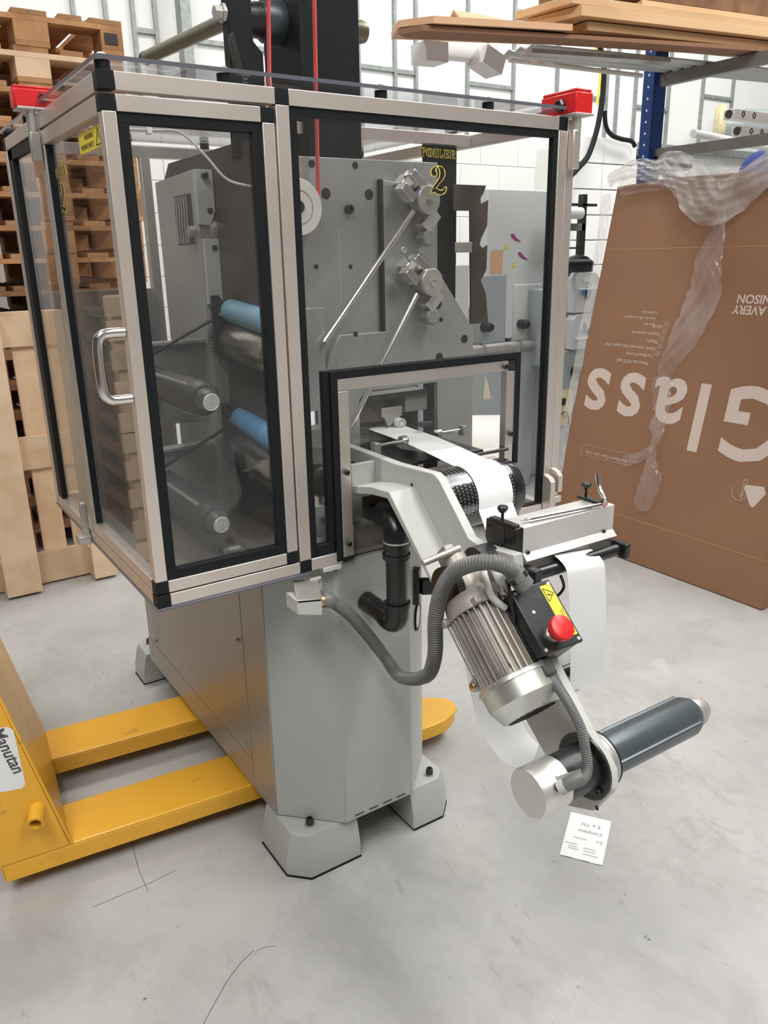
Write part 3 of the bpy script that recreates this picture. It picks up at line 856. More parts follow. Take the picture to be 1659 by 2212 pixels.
pv = MB().prism([(.6415, 1.5565), (.775, 1.553), (.775, 1.385), (.900, 1.225), (.903, .795), (.790, .795), (.790, 1.105), (.585, 1.105), (.565, 1.085), (.565, .795), (.455, .795), (.455, 1.09), (.495, 1.20), (.52, 1.235), (.6415, 1.235)], 'y', .185, .1995).build('pivot_plate', M['plate'], mc, .001)
for x, z, r in ((.693, 1.412, .0075), (.742, 1.412, .0075)):
    bolt((x, .185, z), (0, -1, 0), r, pv, M['alu'], .003, 'screw')
for x, z, r in ((.80, 1.253, .0055), (.872, 1.203, .0105), (.79, 1.29, .012), (.795, 1.165, .011), (.56, 1.235, .006)):
    MB().lathe((x, .1855, z), (x, .1835, z), [(0, r), (1, r * .9)], 20).build('hole_disc', M['bolt'], pv)  # dark disc in place of each shaded hole in the plate
# tension clamps with knobs and rods
def clamp(cx, cz, knobs, rod_end):
    T = lambda p: Vector((cx, .18, cz)) + Vector(((p.x * .74 + p.z * .67), p.y, (p.x * -.67 + p.z * .74)))
    cb = MB().box((-.058, -.03, -.006), (.040, .005, .024), T).build('clamp_block', M['chrome'], mc, .002)
    MB().box((-.062, -.052, .010), (.0, -.022, .028), T).build('clamp_jaw', M['chrome'], cb, .001)
    MB().box((-.060, -.052, -.026), (-.02, -.020, -.008), T).build('clamp_jaw', M['chrome'], cb, .001)
    MB().box((.034, -.040, -.036), (.062, -.012, .010), T).build('clamp_foot', M['alu'], cb, .001)
    kc = Vector((cx + .006, .12, cz))
    k = MB().lathe(kc + Vector((0, .055, 0)), kc, [(0, .017), (.5, .017), (.55, .027), (.95, .030), (1, .028)], 30).build('tension_knob', M['dullalu'], mc)
    if knobs:
        MB().lathe(kc, kc + Vector((0, -.014, 0)), [(0, .009), (.6, .009), (.6, .005), (1, .005)], 6).build('knob_nut', M['dullalu'], k)
    else:
        MB().ring(kc, kc + Vector((0, -.002, 0)), .009, .006, 20).build('knob_ring', M['dullalu'], k)
    rp = MB().tube([Vector((cx - .038, .12, cz - .024)), Vector(rod_end)], .0058, 14).build('chrome_rod', M['chrome'], mc)
    MB().lathe((cx + .022, .17, cz - .078), (cx + .022, .14, cz - .078), [(0, .018), (.9, .018), (1, .015)], 8).build('idler_stud', M['casting'], mc)
clamp(.713, 1.515, True, (.4425, .12, 1.2293))
clamp(.722, 1.342, False, (.498, .12, 1.039))
# drive pulley and red belt up to the tower
pu = MB().lathe((.4155, .185, 1.4975), (.4155, .155, 1.4975), [(0, .052), (.1, .0555), (.2, .052), (.8, .052), (.9, .0555), (1, .054)], 40).build('drive_pulley', M['ceramic'], mc)
MB().ring((.4155, .1552, 1.4975), (.4155, .1542, 1.4975), .034, .032, 30).build('pulley_groove', M['dullalu'], pu)
MB().cyl((.4155, .2, 1.4975), (.4155, .15, 1.4975), .012).build('pulley_hub', M['bolt'], pu)
bel = []
for k in range(0, 17):
    a = math.radians(-170 + 180 * k / 16)
    bel.append(Vector((.4155 + .0555 * math.cos(a), .170, 1.4975 + .0555 * math.sin(a))))
bel = [Vector((.4025, .170, 2.25))] + bel[:]
bel.append(Vector((.4885, .170, 2.25)))
MB().ribbon([p + Vector((0, -.0055, 0)) for p in bel], (0, .011, 0), .0035).build('red_belt', M['redbelt'], mc)
# side plate, left hand grey column and its brackets
MB().prism([(.215, 1.632), (.74, 1.632), (.785, 1.595), (.785, .79), (.215, .79)], 'x', .36, .372).build('side_plate', M['darkplate'], mc, .001)
MB().prism([(.212, 1.59), (.212, .79), (.222, .79), (.222, 1.59)], 'x', .374, .43).build('side_web', M['darkplate'], mc)
ca = MB()
ca.prism([(.468, .79), (.735, .79), (.742, 1.586), (.498, 1.593), (.468, 1.593)], 'x', .322, .334)
cab = ca.build('column_plate', M['column'], mc, .001)
MB().box((.3210, .50, 1.435), (.3222, .612, 1.545)).build('window', M['darkroom'], cab, 0)
for k in range(5):
    MB().lathe((.3205, .515 + k * .018, 1.49), (.3165, .515 + k * .018, 1.49), [(0, .002), (1, .001)], 4).bm.free()
pk = MB()
for k in range(5):
    y = .528 + k * .017
    pk.ribbon([Vector((.3198, y, 1.437 + .105 * i / 6 )) + Vector((0, .003 * math.sin(i), 0)) for i in range(7)], (0, .008, 0), .001)
pk.build('drive_belt', M['dullalu'], cab)
box('column_post', (.334, .455, .79), (.366, .49, 1.455), M['casting'], mc, .001)
bk = MB().prism([(.318, 1.5915), (.3585, 1.592), (.3585, 1.503), (.345, 1.474), (.318, 1.476)], 'y', .452, .470).build('bearing_block', M['arm'], mc, .0012)
bolt((.338, .452, 1.578), (0, -1, 0), .008, bk, M['bolt'], .012)
MB().lathe((.346, .4525, 1.505), (.346, .4505, 1.505), [(0, .007), (1, .0068)], 16).build('hole_disc', M['bolt'], bk)
bk = MB().prism([(.325, 1.445), (.365, 1.445), (.365, 1.30), (.325, 1.30)], 'y', .452, .466).build('bearing_block', M['arm'], mc, .0012)
MB().lathe((.35, .4525, 1.425), (.35, .4505, 1.425), [(0, .007), (1, .0068)], 16).build('hole_disc', M['bolt'], bk)
MB().lathe((.30, .48, 1.462), (.372, .48, 1.462), [(0, .012), (.3, .012), (.3, .017), (.6, .017), (.6, .030), (.8, .032), (1, .028)], 24).build('clutch', M['dullalu'], mc)
# perforated rear panel
rp = MB().box((.05, .80, .79), (.31, .81, 1.33)).build('rear_panel', M['casting'], mc, .001)
hol = MB()
for i in range(2):
    for j in range(6):
        hol.lathe((.245 + i * .022, .7995, .96 + j * .022), (.245 + i * .022, .7985, .96 + j * .022), [(0, .008), (1, .008)], 12)
hol.build('vent_hole', M['darkroom'], rp)
# unwind shafts with spiral end discs
def unwind(zc, xc, k):
    pb = MB().prism([(.155, zc - .105), (.37, zc - .125), (.372, zc + .085), (.155, zc + .075)], 'y', .50, .518).build('shaft_plate', M['casting'], mc, .001)
    MB().box((.155, .485, zc + .075), (.372, .52, zc + .083)).build('plate_lip', M['plate'], pb, .001)
    p0 = Vector((xc + .012, .50, zc - .006)); p1 = Vector((xc, .135, zc))
    sh = MB().lathe(p0, p1, [(0, .036), (.93, .036), (.97, .034), (1, .028)], 30).build('unwind_shaft', M['shaftworn'], mc)
    for a in (130, 250, 10):
        d = Vector((math.cos(math.radians(a)), 0, math.sin(math.radians(a)))) * .0352
        MB().tube([p0.lerp(p1, .02) + d, p0.lerp(p1, .9) + d], .0048, 8).build('expanding_strip', M['casting'], sh)
    MB().lathe(p1, p1 + Vector((-.002, -.034, 0)), [(0, .024), (.3, .025), (.75, .022), (1, .019)], 30).build('shaft_nose', M['nose'], sh)
    e = p1 + Vector((-.002, -.0345, 0))
    dd = MB().lathe(e, e + Vector((0, -.0008, 0)), [(0, .0168), (1, .0168)], 30).build('spiral_disc', M['paper'], mc)
    sp = MB()
    for ph in (0, math.pi):
        path = []
        for i in range(70):
            th = i * .19
            r = .0006 + .00112 * th
            path.append(e + Vector((-r * math.cos(th + ph), -.0009, r * math.sin(th + ph))))
        sp.ribbon([p + Vector((0, 0, 0)) for p in path], (0, -.0004, 0), .0010)
    sp.build('spiral_line', M['ink'], dd, smooth=False)
unwind(1.136, .178, 0)
unwind(.884, .178, 1)
# foil rollers
def roller_pair(zb, zs, mt, x0):
    yb0, yb1 = .42, .16
    b1 = MB().lathe((x0 + .008, yb0 - .01, zb + .002), (x0 - .012, yb1, zb - .012), [(0, .020), (.03, .026), (.97, .026), (1, .020)], 26).build('rubber_roller', mt, mc)
    for k in (.25, .55, .8):
        c = Vector((x0 + .008, yb0 - .01, zb + .002)).lerp(Vector((x0 - .012, yb1, zb - .012)), k)
        MB().ring(c, c + Vector((0, -.0015, 0)), .0264, .022, 26).build('roller_band', M['alu'], b1)
    MB().lathe((x0 + .018, yb0 - .01, zs + .002), (x0, yb1 - .02, zs - .012), [(0, .044), (.03, .047), (.97, .047), (1, .044)], 36).build('steel_roller', M['rollersteel'], mc)
    gm = MB()
    n = 40
    pts = []
    for i in range(n * 2):
        a = math.pi * i / n
        r = .050 if i % 2 else .0455
        pts.append((x0 + .016 + r * math.cos(a), zs + r * math.sin(a)))
    gm.prism(pts, 'y', .425, .452)
    gm.build('gear_pulley', M['bolt'], mc)
    br = MB().prism([(x0 - .03, zb - .05), (x0 + .0, zb - .055), (x0 + .006, zb + .01), (x0 - .012, zb + .036), (x0 - .03, zb + .036)], 'y', .424, .436).build('roller_bracket', M['black'], mc, .002)
    MB().lathe((x0 - .012, .424, zb - .004), (x0 - .012, .395, zb - .004), [(0, .009), (.35, .009), (.35, .005), (1, .005)], 6).build('lock_nut', M['chrome'], br)
    # toothed belt down to the left
    q0 = Vector((x0 - .012, .438, zs + .055)); q1 = Vector((x0 - .215, .438, zs - .036))
    tb = MB().ribbon([q0, q1], (0, .012, 0), .003)
    n = 36
    for i in range(n):
        c = q0.lerp(q1, (i + .5) / n) + Vector((0, 0, -.0028))
        tb.box((c.x - .0014, .439, c.z - .0012), (c.x + .0014, .449, c.z + .0012))
    tb.build('toothed_belt', M['black'], mc)
roller_pair(1.285, 1.217, M['paleblue'], .352)
roller_pair(1.034, .955, M['blue'], .356)
# cable and clips under the roof
MB().tube(spline([(.05, .30, 1.640), (.17, .292, 1.641), (.23, .288, 1.640), (.27, .27, 1.60), (.31, .26, 1.555), (.358, .25, 1.542)], 8), .0026, 8).build('thin_cable', M['arm'], mc)
box('cable_clip', (.165, .286, 1.634), (.175, .30, 1.653), M['paper'], mc, .001)
# die head block seen through the hatch
hb = box('die_head', (.57, .26, .80), (.785, .36, 1.09), M['darkplate'], mc, .002)
box('head_cap', (.60, .205, 1.075), (.775, .27, 1.088), M['bolt'], mc, .001)
box('head_cap', (.715, .215, 1.035), (.78, .262, 1.074), M['casting'], mc, .001)
box('die_block', (.57, .225, 1.02), (.66, .258, 1.07), M['darkplate'], mc, .002)
box('die_block', (.565, .23, .95), (.62, .258, 1.01), M['darkplate'], mc, .002)
MB().prism([(.645, 1.052), (.705, 1.052), (.705, 1.03), (.665, 1.005), (.655, 1.028), (.645, 1.032)], 'y', .215, .225).build('head_bracket', M['dullalu'], mc, .001)
rd = MB().lathe((.693, .215, 1.012), (.693, .200, 1.012), [(0, .0125), (1, .0125)], 26).build('round_dial', M['paper'], mc)
MB().ring((.693, .1995, 1.012), (.693, .1990, 1.012), .0098, .0088, 26).build('dial_ring', M['ink'], rd)
MB().ring((.693, .1995, 1.012), (.693, .1990, 1.012), .0058, .0054, 26).build('dial_ring', M['ink'], rd)
for x, z in ((.585, 1.05), (.628, 1.054), (.60, .985), (.76, .96)):
    bolt((x, .224 if z > 1.02 else .229, z), (0, -1, 0), .005, hb)
# web guides: a bright rod with a disc at each side of the web
MB().cyl((.545, .08, 1.0), (.612, .08, 1.0), .0042).build('guide_rod', M['chrome'], mc)
gb = MB().lathe((.607, .08, 1.0), (.622, .08, 1.0), [(0, .013), (.4, .014), (.4, .010), (.75, .010), (.75, .014), (1, .013)], 26).build('guide_disc', M['chrome'], mc)
box('guide_block', (.532, .07, .965), (.548, .09, 1.008), M['dullalu'], mc, .002)
MB().cyl((.725, .10, 1.0), (.80, .10, 1.0), .0035).build('guide_rod', M['chrome'], mc)
MB().lathe((.722, .10, 1.0), (.734, .10, 1.0), [(0, .010), (1, .010)], 22).build('guide_disc', M['chrome'], mc)
box('guide_block', (.795, .09, .985), (.807, .11, 1.01), M['dullalu'], mc, .002)
box('cable_lug', (.70, .13, 1.012), (.735, .145, 1.024), M['bolt'], mc, .002)
box('web_table', (.50, .02, .958), (.80, .255, .966), M['bolt'], mc, .001)
fb = box('cross_beam', (.525, -.045, .925), (.80, -.012, .957), M['steel'], mc, .0015)
bolt((.665, -.045, .942), (0, -1, 0), .0095, fb, M['bolt'], .010)
MB().cyl((.70, -.03, .972), (.83, -.03, .972), .004).build('guide_rod', M['bolt'], mc)
# compression spring at the lower left of the hatch
sprg = []
for i in range(120):
    a = i / 120 * 2 * math.pi * 6
    sprg.append((.449 + .011 * math.cos(a), .055 + .011 * math.sin(a), .7905 + .048 * i / 120))
MB().tube(sprg, .0011, 6).build('coil_spring', M['chrome'], mc)
# left of the hatch: lower clamp cluster behind the narrow pane
box('lower_block', (.40, .13, 1.085), (.45, .17, 1.30), M['plate'], mc, .001)
box('lower_block', (.39, .135, .965), (.455, .18, 1.045), M['casting'], mc, .002)
MB().lathe((.425, .15, .93), (.425, .11, .93), [(0, .034), (.9, .034), (1, .028)], 28).build('drive_wheel', M['bolt'], mc)
lb = MB().prism([(.395, .80), (.445, .80), (.445, .875), (.40, .875)], 'y', .12, .135).build('lower_bracket', M['plate'], mc, .002)
bolt((.425, .12, .84), (0, -1, 0), .009, lb)
# notched plate at the right
MB().prism([(.925, 1.566), (1.03, 1.566), (1.022, 1.548), (1.012, 1.535), (1.014, 1.522), (1.028, 1.528), (1.038, 1.532), (1.036, 1.47), (1.016, 1.437), (1.012, 1.424), (1.022, 1.415), (1.038, 1.423),
            (1.036, 1.36), (1.018, 1.335), (1.036, 1.30), (1.046, 1.225), (.986, 1.225), (.979, 1.505), (.925, 1.505)], 'y', .30, .306).build('notched_plate', M['darkplate'], mc, .0008)
box('plate_link', (.93, .298, 1.405), (.985, .302, 1.43), M['dullalu'], mc, .001)
box('rear_beam', (.872, .33, .80), (.958, .36, 1.665), M['black'], mc, .002)
MB().prism([(.885, 1.120), (.896, 1.095), (.905, 1.060), (.880, 1.061)], 'y', .119, .121).build('card_tag', M['label2'], mc)
MB().tube([(.885, .12, 1.118), (.886, .10, 1.147)], .0006, 5).build('tag_string', M['paper'], mc)
# ---- tower behind the guard ---------------------------------------
tw = MB().prism([(.512, .28), (.648, .28), (.648, .29), (.60, .30), (.60, .42), (.648, .43), (.648, .44), (.512, .44)], 'z', 1.60, 2.35).build('tower_column', M['black'], mc, .002)
box('flange', (.500, .275, 1.72), (.512, .445, 2.35), M['black'], tw, .001)
ta = MB().prism([(.352, 1.60), (.425, 1.60), (.425, 1.80), (.405, 1.82), (.405, 2.35), (.352, 2.35)], 'y', .295, .325).build('tower_arm', M['black'], mc, .002)
MB().prism([(.345, 1.82), (.350, 1.825), (.366, 1.765), (.366, 1.752), (.354, 1.752), (.345, 1.80)], 'y', .270, .284).build('trip_lever', M['bolt'], ta, .001)
MB().tube([(.375 + .006 * math.cos(i * .6), .283 + .006 * math.sin(i * .6), 1.703 + i * .0006) for i in range(80)], .0012, 6).build('lever_spring', M['dullalu'], ta)
MB().cyl((.356, .277, 1.755), (.385, .277, 1.755), .005).build('lever_pin', M['dullalu'], ta)
MB().lathe((.352, .310, 1.866), (.330, .310, 1.866), [(0, .018), (.3, .018), (.3, .013), (1, .012)], 6).build('pivot_nut', M['dullalu'], ta)
us = MB().lathe((.452, .360, 1.876), (.645, .360, 1.882), [(0, .036), (.04, .036), (.04, .041), (1, .041)], 32).build('upper_shaft', M['shaft'], mc)
MB().lathe((.66, .360, 1.883), (.712, .360, 1.884), [(0, .026), (.7, .026), (1, .022)], 28).build('shaft_nose', M['olive'], us)
MB().lathe((.402, .350, 1.874), (.462, .360, 1.876), [(0, .028), (.6, .034), (1, .034)], 28).build('shaft_collar', M['bolt'], us)
ot = MB().cyl((.372, .86, 1.892), (.372, .31, 1.861), .016, seg=24).build('cross_tube', M['olive'], mc)
MB().cyl((.372, .872, 1.8925), (.372, .858, 1.892), .0165, seg=24).build('end_plug', M['black'], ot)

# ---- rewind arm ---------------------------------------------------
AX = .50
arm = MB().prism([(.16, .995), (.07, .995), (-.055, .993), (-.185, 1.000), (-.204, .992), (-.2955, .899), (-.322, .896), (-.419, .905), (-.425, .869), (-.40, .84), (-.30, .80), (-.262, .812), (-.2257, .853), (-.118, .944), (-.057, .939), (.16, .893)], 'x', AX, AX + .020).build('rewind_arm', M['arm'], mc, .0015)
MB().prism([(.16, .893), (-.057, .939), (-.118, .945), (-.262, .815), (-.272, .803), (-.278, .811), (-.125, .960), (-.057, .955), (.16, .910)], 'x', AX - .062, AX + .001).build('arm_flange', M['arm'], mc, .0015)
MB().box((AX - .06, .02, .91), (AX - .0, .03, .985)).build('arm_gusset', M['arm'], mc, .002)
bolt((AX - .002, .055, .955), (-1, 0, 0), .011, arm, M['shaft'], .008)
MB().lathe((AX + .0005, -.115, .962), (AX - .001, -.115, .962), [(0, .0035), (1, .0035)], 10).build('tapped_hole', M['ink'], arm)
# perforated suction drum
dc = Vector((0, -.117, .9147)); dr_r = .0653
drum = MB().lathe((AX + .024, dc.y, dc.z), (.7505, dc.y, dc.z), [(0, .060), (.02, .0653), (.86, .0653), (.861, .0644), (.87, .0644), (.871, .0653), (.975, .0653), (1, .062)], 64).build('suction_drum', M['shaft'], mc)
drum.data.materials[0] = mat('black_chrome_drum', (0.10, 0.10, 0.105), 0.16, 0.9)
hl = MB(); rg = MB()
for i in range(20):
    x = AX + .033 + i * .0102
    if x > .725: break
    for k in range(56):
        a = 2 * math.pi * (k + (.5 if i % 2 else 0)) / 56
        nv = Vector((0, math.cos(a), math.sin(a)))
        if nv.y > .55: continue
        c = Vector((x, dc.y, dc.z)) + nv * .0653
        hl.lathe(c - nv * .001, c + nv * .0003, [(0, .0012), (1, .0012)], 7)
        rg.lathe(c - nv * .001, c + nv * .00015, [(0, .0020), (1, .0018)], 7)
h = hl.build('suction_hole', M['ink'], drum, smooth=False); h['kind'] = 'stuff'
h = rg.build('hole_rim', M['alu'], drum, smooth=False); h['kind'] = 'stuff'

# ---- cutter head ---------------------------------------------------
hd = MB().box((.5235, -.398, .884), (.757, -.343, .9405)).build('cutter_head', M['plastic'], mc, .001)
cv = MB().prism([(-.345, .9405), (-.345, .9425), (-.4015, .9425), (-.4025, .9415), (-.4025, .894), (-.414, .8825), (-.4125, .8815), (-.4005, .893), (-.4005, .9405)], 'x', .536, .768).build('head_cover', M['alu'], mc, .0003)
ep = MB().prism([(-.320, .9425), (-.398, .9425), (-.402, .935), (-.402, .880), (-.335, .880), (-.318, .905)], 'x', .5205, .5355).build('end_block', M['plastic'], mc, .0015)
box('slide_slot', (.5195, -.370, .905), (.5204, -.348, .940), M['darkroom'], ep, 0)
bolt((.5205, -.359, .901), (-1, 0, 0), .0065, ep, M['bolt'], .004)
bolt((.5205, -.391, .928), (-1, 0, 0), .0035, ep, M['bolt'], .002)
bolt((.5205, -.327, .930), (-1, 0, 0), .0035, ep, M['bolt'], .002)
box('knob_bridge', (.519, -.396, .9428), (.533, -.330, .9478), M['plastic'], ep, .001)
def thumb(x, y, z):
    kn = MB().lathe((x, y, z), (x, y, z + .026), [(0, .0028), (.5, .0028), (.55, .006), (.75, .0095), (.93, .0095), (1, .008)], 20).build('thumb_knob', M['plastic'], mc)
thumb(.526, -.358, .9478)
box('knob_bridge', (.742, -.385, .9428), (.757, -.330, .9475), M['plastic'], cv, .001)
thumb(.757, -.340, .9475)
bolt((.5475, -.4025, .894), (0, -1, 0), .0042, cv, M['bolt'], .003); bolt((.742, -.4025, .894), (0, -1, 0), .0042, cv, M['bolt'], .003)
MB().lathe((.768, -.372, .914), (.787, -.372, .914), [(0, .006), (.25, .010), (.6, .0105), (.9, .009), (1, .005)], 20).build('end_knob', M['plastic'], hd)
# curved lever at the far end of the head
MB().tube(spline([(.739, -.405, .949), (.748, -.398, .9495), (.757, -.385, .953), (.763, -.368, .968), (.765, -.36, .985), (.7665, -.358, .992)], 6), .0048, 12).build('curved_lever', M['chrome'], mc)
# roller bar beneath the head
rbm = MB().cyl((.545, -.4185, .856), (.765, -.4185, .856), .0118, seg=24).build('nip_roller', M['plastic'], mc)
box('roller_end', (.526, -.445, .842), (.5445, -.408, .876), M['plastic'], mc, .003)
box('roller_end', (.765, -.440, .842), (.780, -.400, .872), M['plastic'], mc, .003)
box('web_plate', (.523, -.405, .850), (.765, -.400, .884), M['dullalu'], mc, .001)
box('sensor_bar', (.53, -.39, .826), (.76, -.37, .844), M['dullalu'], mc, .001)
MB().tube(spline([(.605, -.43, .845), (.612, -.432, .82), (.60, -.42, .80), (.58, -.39, .80)], 6), .0028, 8).build('sensor_cable', M['plastic'], mc)

# ---- lower arm, motor, shaft: local frame, u down the arm, n off its top edge
def A(x, u, n):
    return Vector((x, -.727 * u - .687 * n, -.687 * u + .727 * n))
def AV(p): return A(p.x, p.y, p.z)
la = MB().prism([(-.330, .79), (-.330, .875), (-.29, .898), (-.117, .897), (-.011, .893), (.035, .8985), (.062, .896), (.088, .876), (.104, .806), (.078, .742), (.035, .742), (-.008, .760), (-.087, .756), (-.22, .772)], 'x', AX, AX + .016, AV).build('lower_arm', M['arm'], mc, .0015)
HC = Vector((0, -.607, .590))
MB().ring((AX - .004, HC.y, HC.z), (AX + .001, HC.y, HC.z), .0565, .050, 40).build('hub_ring', M['bolt'], la)
cyl('hub_plate', (AX - .0035, HC.y, HC.z), (AX, HC.y, HC.z), .0515, M['plastic'], la, seg=40)
bolt((AX - .0035, HC.y - .036, HC.z - .026), (-1, 0, 0), .005, la, M['bolt'], .006)
bolt((AX - .0035, HC.y - .004, HC.z + .044), (-1, 0, 0), .005, la, M['bolt'], .006)
MB().lathe((AX - .0005, -.6385, .527), (AX - .0015, -.6385, .527), [(0, .004), (1, .004)], 10).build('tapped_hole', M['bolt'], la)
cyl('brake_body', (.428, HC.y, HC.z), (AX - .003, HC.y, HC.z), .0395, M['boxblack'], mc, seg=40)
bc = MB().lathe((.430, HC.y, HC.z), (.372, HC.y, HC.z), [(0, .0415), (.94, .0415), (1, .0395)], 44).build('brake_cap', M['alu'], mc)
# mounting strap for the small conduit
MB().prism([(-.640, .630), (-.628, .655), (-.655, .668), (-.67, .64)], 'x', .0, .001).bm.free()
st = MB().poly([Vector(p) for p in ((.405, -.634, .6235), (.449, -.640, .6235), (.456, -.648, .612), (.449, -.651, .603), (.405, -.649, .600), (.404, -.632, .6245),
                                     (.405, -.6355, .6255), (.449, -.6415, .6255), (.457, -.650, .613), (.449, -.6535, .604), (.405, -.651, .601), (.404, -.6335, .6265))],
               [(0, 1, 2, 3, 4, 5), (11, 10, 9, 8, 7, 6), (0, 6, 7, 1), (1, 7, 8, 2), (2, 8, 9, 3), (3, 9, 10, 4), (4, 10, 11, 5), (5, 11, 6, 0)]).build('cap_strap', M['alu'], bc)
bolt((.447, -.6475, .6155), (0, -.78, .62), .0045, bc)
MB().lathe((.402, -.643, .612), (.402, -.6465, .615), [(0, .008), (1, .008)], 16).build('cable_hole', M['ink'], bc)
# rewind shaft
fl = MB().lathe((AX + .021, HC.y, HC.z), (AX + .034, HC.y, HC.z), [(0, .046), (.5, .046), (.55, .047), (1, .047)], 40).build('shaft_flange', M['dullalu'], mc)
MB().ring((AX + .0335, HC.y, HC.z), (AX + .0365, HC.y, HC.z), .0475, .03, 40).build('shaft_seal', M['black'], fl)
sx0, sx1 = AX + .034, .757
sh = MB().lathe((sx0, HC.y, HC.z), (sx1 + .014, HC.y, HC.z), [(0, .0365), (.94, .0365), (1, .031)], 44).build('rewind_shaft', M['shaft'], mc)
for a in (-70, 50, 170):
    d = Vector((0, math.cos(math.radians(a)), math.sin(math.radians(a)))) * .0355
    MB().tube([Vector((sx0 + .01, HC.y, HC.z)) + d, Vector((sx1 - .002, HC.y, HC.z)) + d], .0045, 8).build('expanding_strip', M['shaft'], sh)
MB().lathe((sx1 + .013, HC.y, HC.z), (.805, HC.y, HC.z), [(0, .024), (.15, .024), (.18, .0265), (.6, .0265), (1, .020)], 34).build('shaft_nose', M['dullalu'], sh)
MB().lathe((.798, HC.y, HC.z), (.8075, HC.y, HC.z), [(0, .0228), (.9, .0195), (1, .0185)], 34).build('nose_cap', M['rust'], sh)
# motor
mx, mn = .428, .878
Mo = MB().cyl(A(mx, -.262, mn), A(mx, -.12, mn), .045, seg=36)
fins = 30
for k in range(fins):
    a = 2 * math.pi * k / fins
    dx, dn = math.cos(a), math.sin(a)
    px_, pn = -dn * .0011, dx * .0011
    r0, r1 = .043, .0565
    q = [(mx + dx * r0 - px_, mn + dn * r0 - pn), (mx + dx * r1 - px_, mn + dn * r1 - pn), (mx + dx * r1 + px_, mn + dn * r1 + pn), (mx + dx * r0 + px_, mn + dn * r0 + pn)]
    vs = [A(p[0], -.258, p[1]) for p in q] + [A(p[0], -.128, p[1]) for p in q]
    Mo.poly(vs, [(0, 1, 2, 3), (7, 6, 5, 4), (0, 4, 5, 1), (1, 5, 6, 2), (2, 6, 7, 3), (3, 7, 4, 0)])
mot = Mo.build('motor', M['motor'], mc)
MB().lathe(A(mx, -.292, mn), A(mx, -.259, mn), [(0, .046), (.15, .052), (.7, .0555), (1, .0575)], 40).build('motor_flange', M['motor'], mc)
for dx, dn in ((-.052, -.030), (-.030, .048), (.042, .044)):
    MB().box((mx + dx - .008, -.272, mn + dn - .008), (mx + dx + .008, -.258, mn + dn + .008), AV).build('flange_lug', M['motor'], mot, .003)
    MB().tube([A(mx + dx, -.262, mn + dn), A(mx + dx, -.15, mn + dn)], .0016, 6).build('tie_rod', M['dullalu'], mot)
fc = MB().lathe(A(mx, -.134, mn), A(mx, -.070, mn), [(0, .0635), (.10, .0665), (.13, .0665), (.14, .0635), (.60, .0625), (.62, .0615), (.99, .050), (1, .048)], 48).build('fan_cover', M['fan'], mc)
gr = MB()
for i in range(-4, 5):
    gr.box((mx - math.sqrt(.042 ** 2 - (i * .009) ** 2), -.0705, mn + i * .009 - .0015), (mx + math.sqrt(.042 ** 2 - (i * .009) ** 2), -.0690, mn + i * .009 + .0015), AV)
gr.build('fan_slot', M['ink'], fc)
bolt(A(mx - .058, -.129, mn + .025), A(-.9, 0, .4), .004, fc, M['dullalu'], .002, 'screw')
# worm gearbox, its round cover and the pivot barrel
gbx = MB().lathe(A(.480, -.320, .865), A(.405, -.320, .865), [(0, .038), (.25, .042), (.8, .042), (1, .040)], 34).build('gearbox', M['motor'], mc)
MB().cyl(A(.422, -.372, .888), A(.424, -.285, .888), .0235, seg=28).build('gearbox_barrel', M['motor'], mc, .001)
MB().lathe(A(.407, -.316, .870), A(.390, -.316, .870), [(0, .038), (.2, .040), (1, .040)], 36).build('gearbox_cover', M['plastic'], mc)
for a in (20, 140, 260):
    bolt(A(.406, -.320 + .038 * math.cos(math.radians(a)), .865 + .038 * math.sin(math.radians(a))), (-1, 0, 0), .005, gbx, M['brass'], .004)
MB().tube([Vector((.428, -.359, .916)), Vector((.350, -.358, .905))], .0058, 14).build('torque_rod', M['dullalu'], mc)
MB().box((.405, -.384, .868), (.425, -.352, .905), AV).build('rod_clamp', M['motor'], mc, .003)
cyl('pivot_cap', (.505, -.352, .872), (.468, -.352, .872), .034, M['boxblack'], mc, seg=32, r2=.033)
# control box on the motor
CB = MB().box((.441, -.2515, .886), (.526, -.137, .9555), AV).build('control_box', M['boxblack'], mc, .004)
MB().box((.4395, -.2530, .9555), (.5275, -.1355, .9625), AV).build('box_lid', M['boxblack'], CB, .0025)
for x, u in ((.447, -.246), (.520, -.246), (.447, -.1425), (.520, -.1425), (.462, -.207)):
    sc = MB().lathe(A(x, u, .9625), A(x, u, .9638), [(0, .0034), (1, .0030)], 14).build('lid_screw', M['alu'], CB)
MB().box((.437, -.265, .888), (.4405, -.130, .935), AV).build('side_bracket', M['boxblack'], CB, .001)
tb_ = MB().box((.4285, -.255, .852), (.505, -.140, .8855), AV).build('terminal_block', M['motor'], mc, .003)
for u in (-.205, -.172):
    MB().ring(A(.4285, u - .01, .868), A(.4278, u - .01, .868), .0085, .0072, 20).build('knockout_ring', M['bolt'], tb_)
yl = MB().box((.500, -.245, .9626), (.523, -.150, .9631), AV).build('warning_label', M['label'], CB, 0)
def lm(x, u, n, s=1): # text reading down the arm
    r = A(0, 1, 0); up = Vector((1, 0, 0))
    return mtx(A(x, u, n), r, up)
tr_ = [(.5030, -.240), (.5030, -.2155), (.5205, -.2278)]
lt = MB()
for i in range(3):
    a, b = tr_[i], tr_[(i + 1) % 3]
    lt.tube([A(a[0], a[1], .9634), A(b[0], b[1], .9634)], .0006, 6)
lt.prism([(.5065, -.2300), (.5120, -.2270), (.5110, -.2260), (.5165, -.2275), (.5118, -.2235), (.5125, -.2248), (.5065, -.2262), (.5078, -.2275)], 'z', 0, .0004, lambda p: A(p.x, p.y, .9632 + p.z))
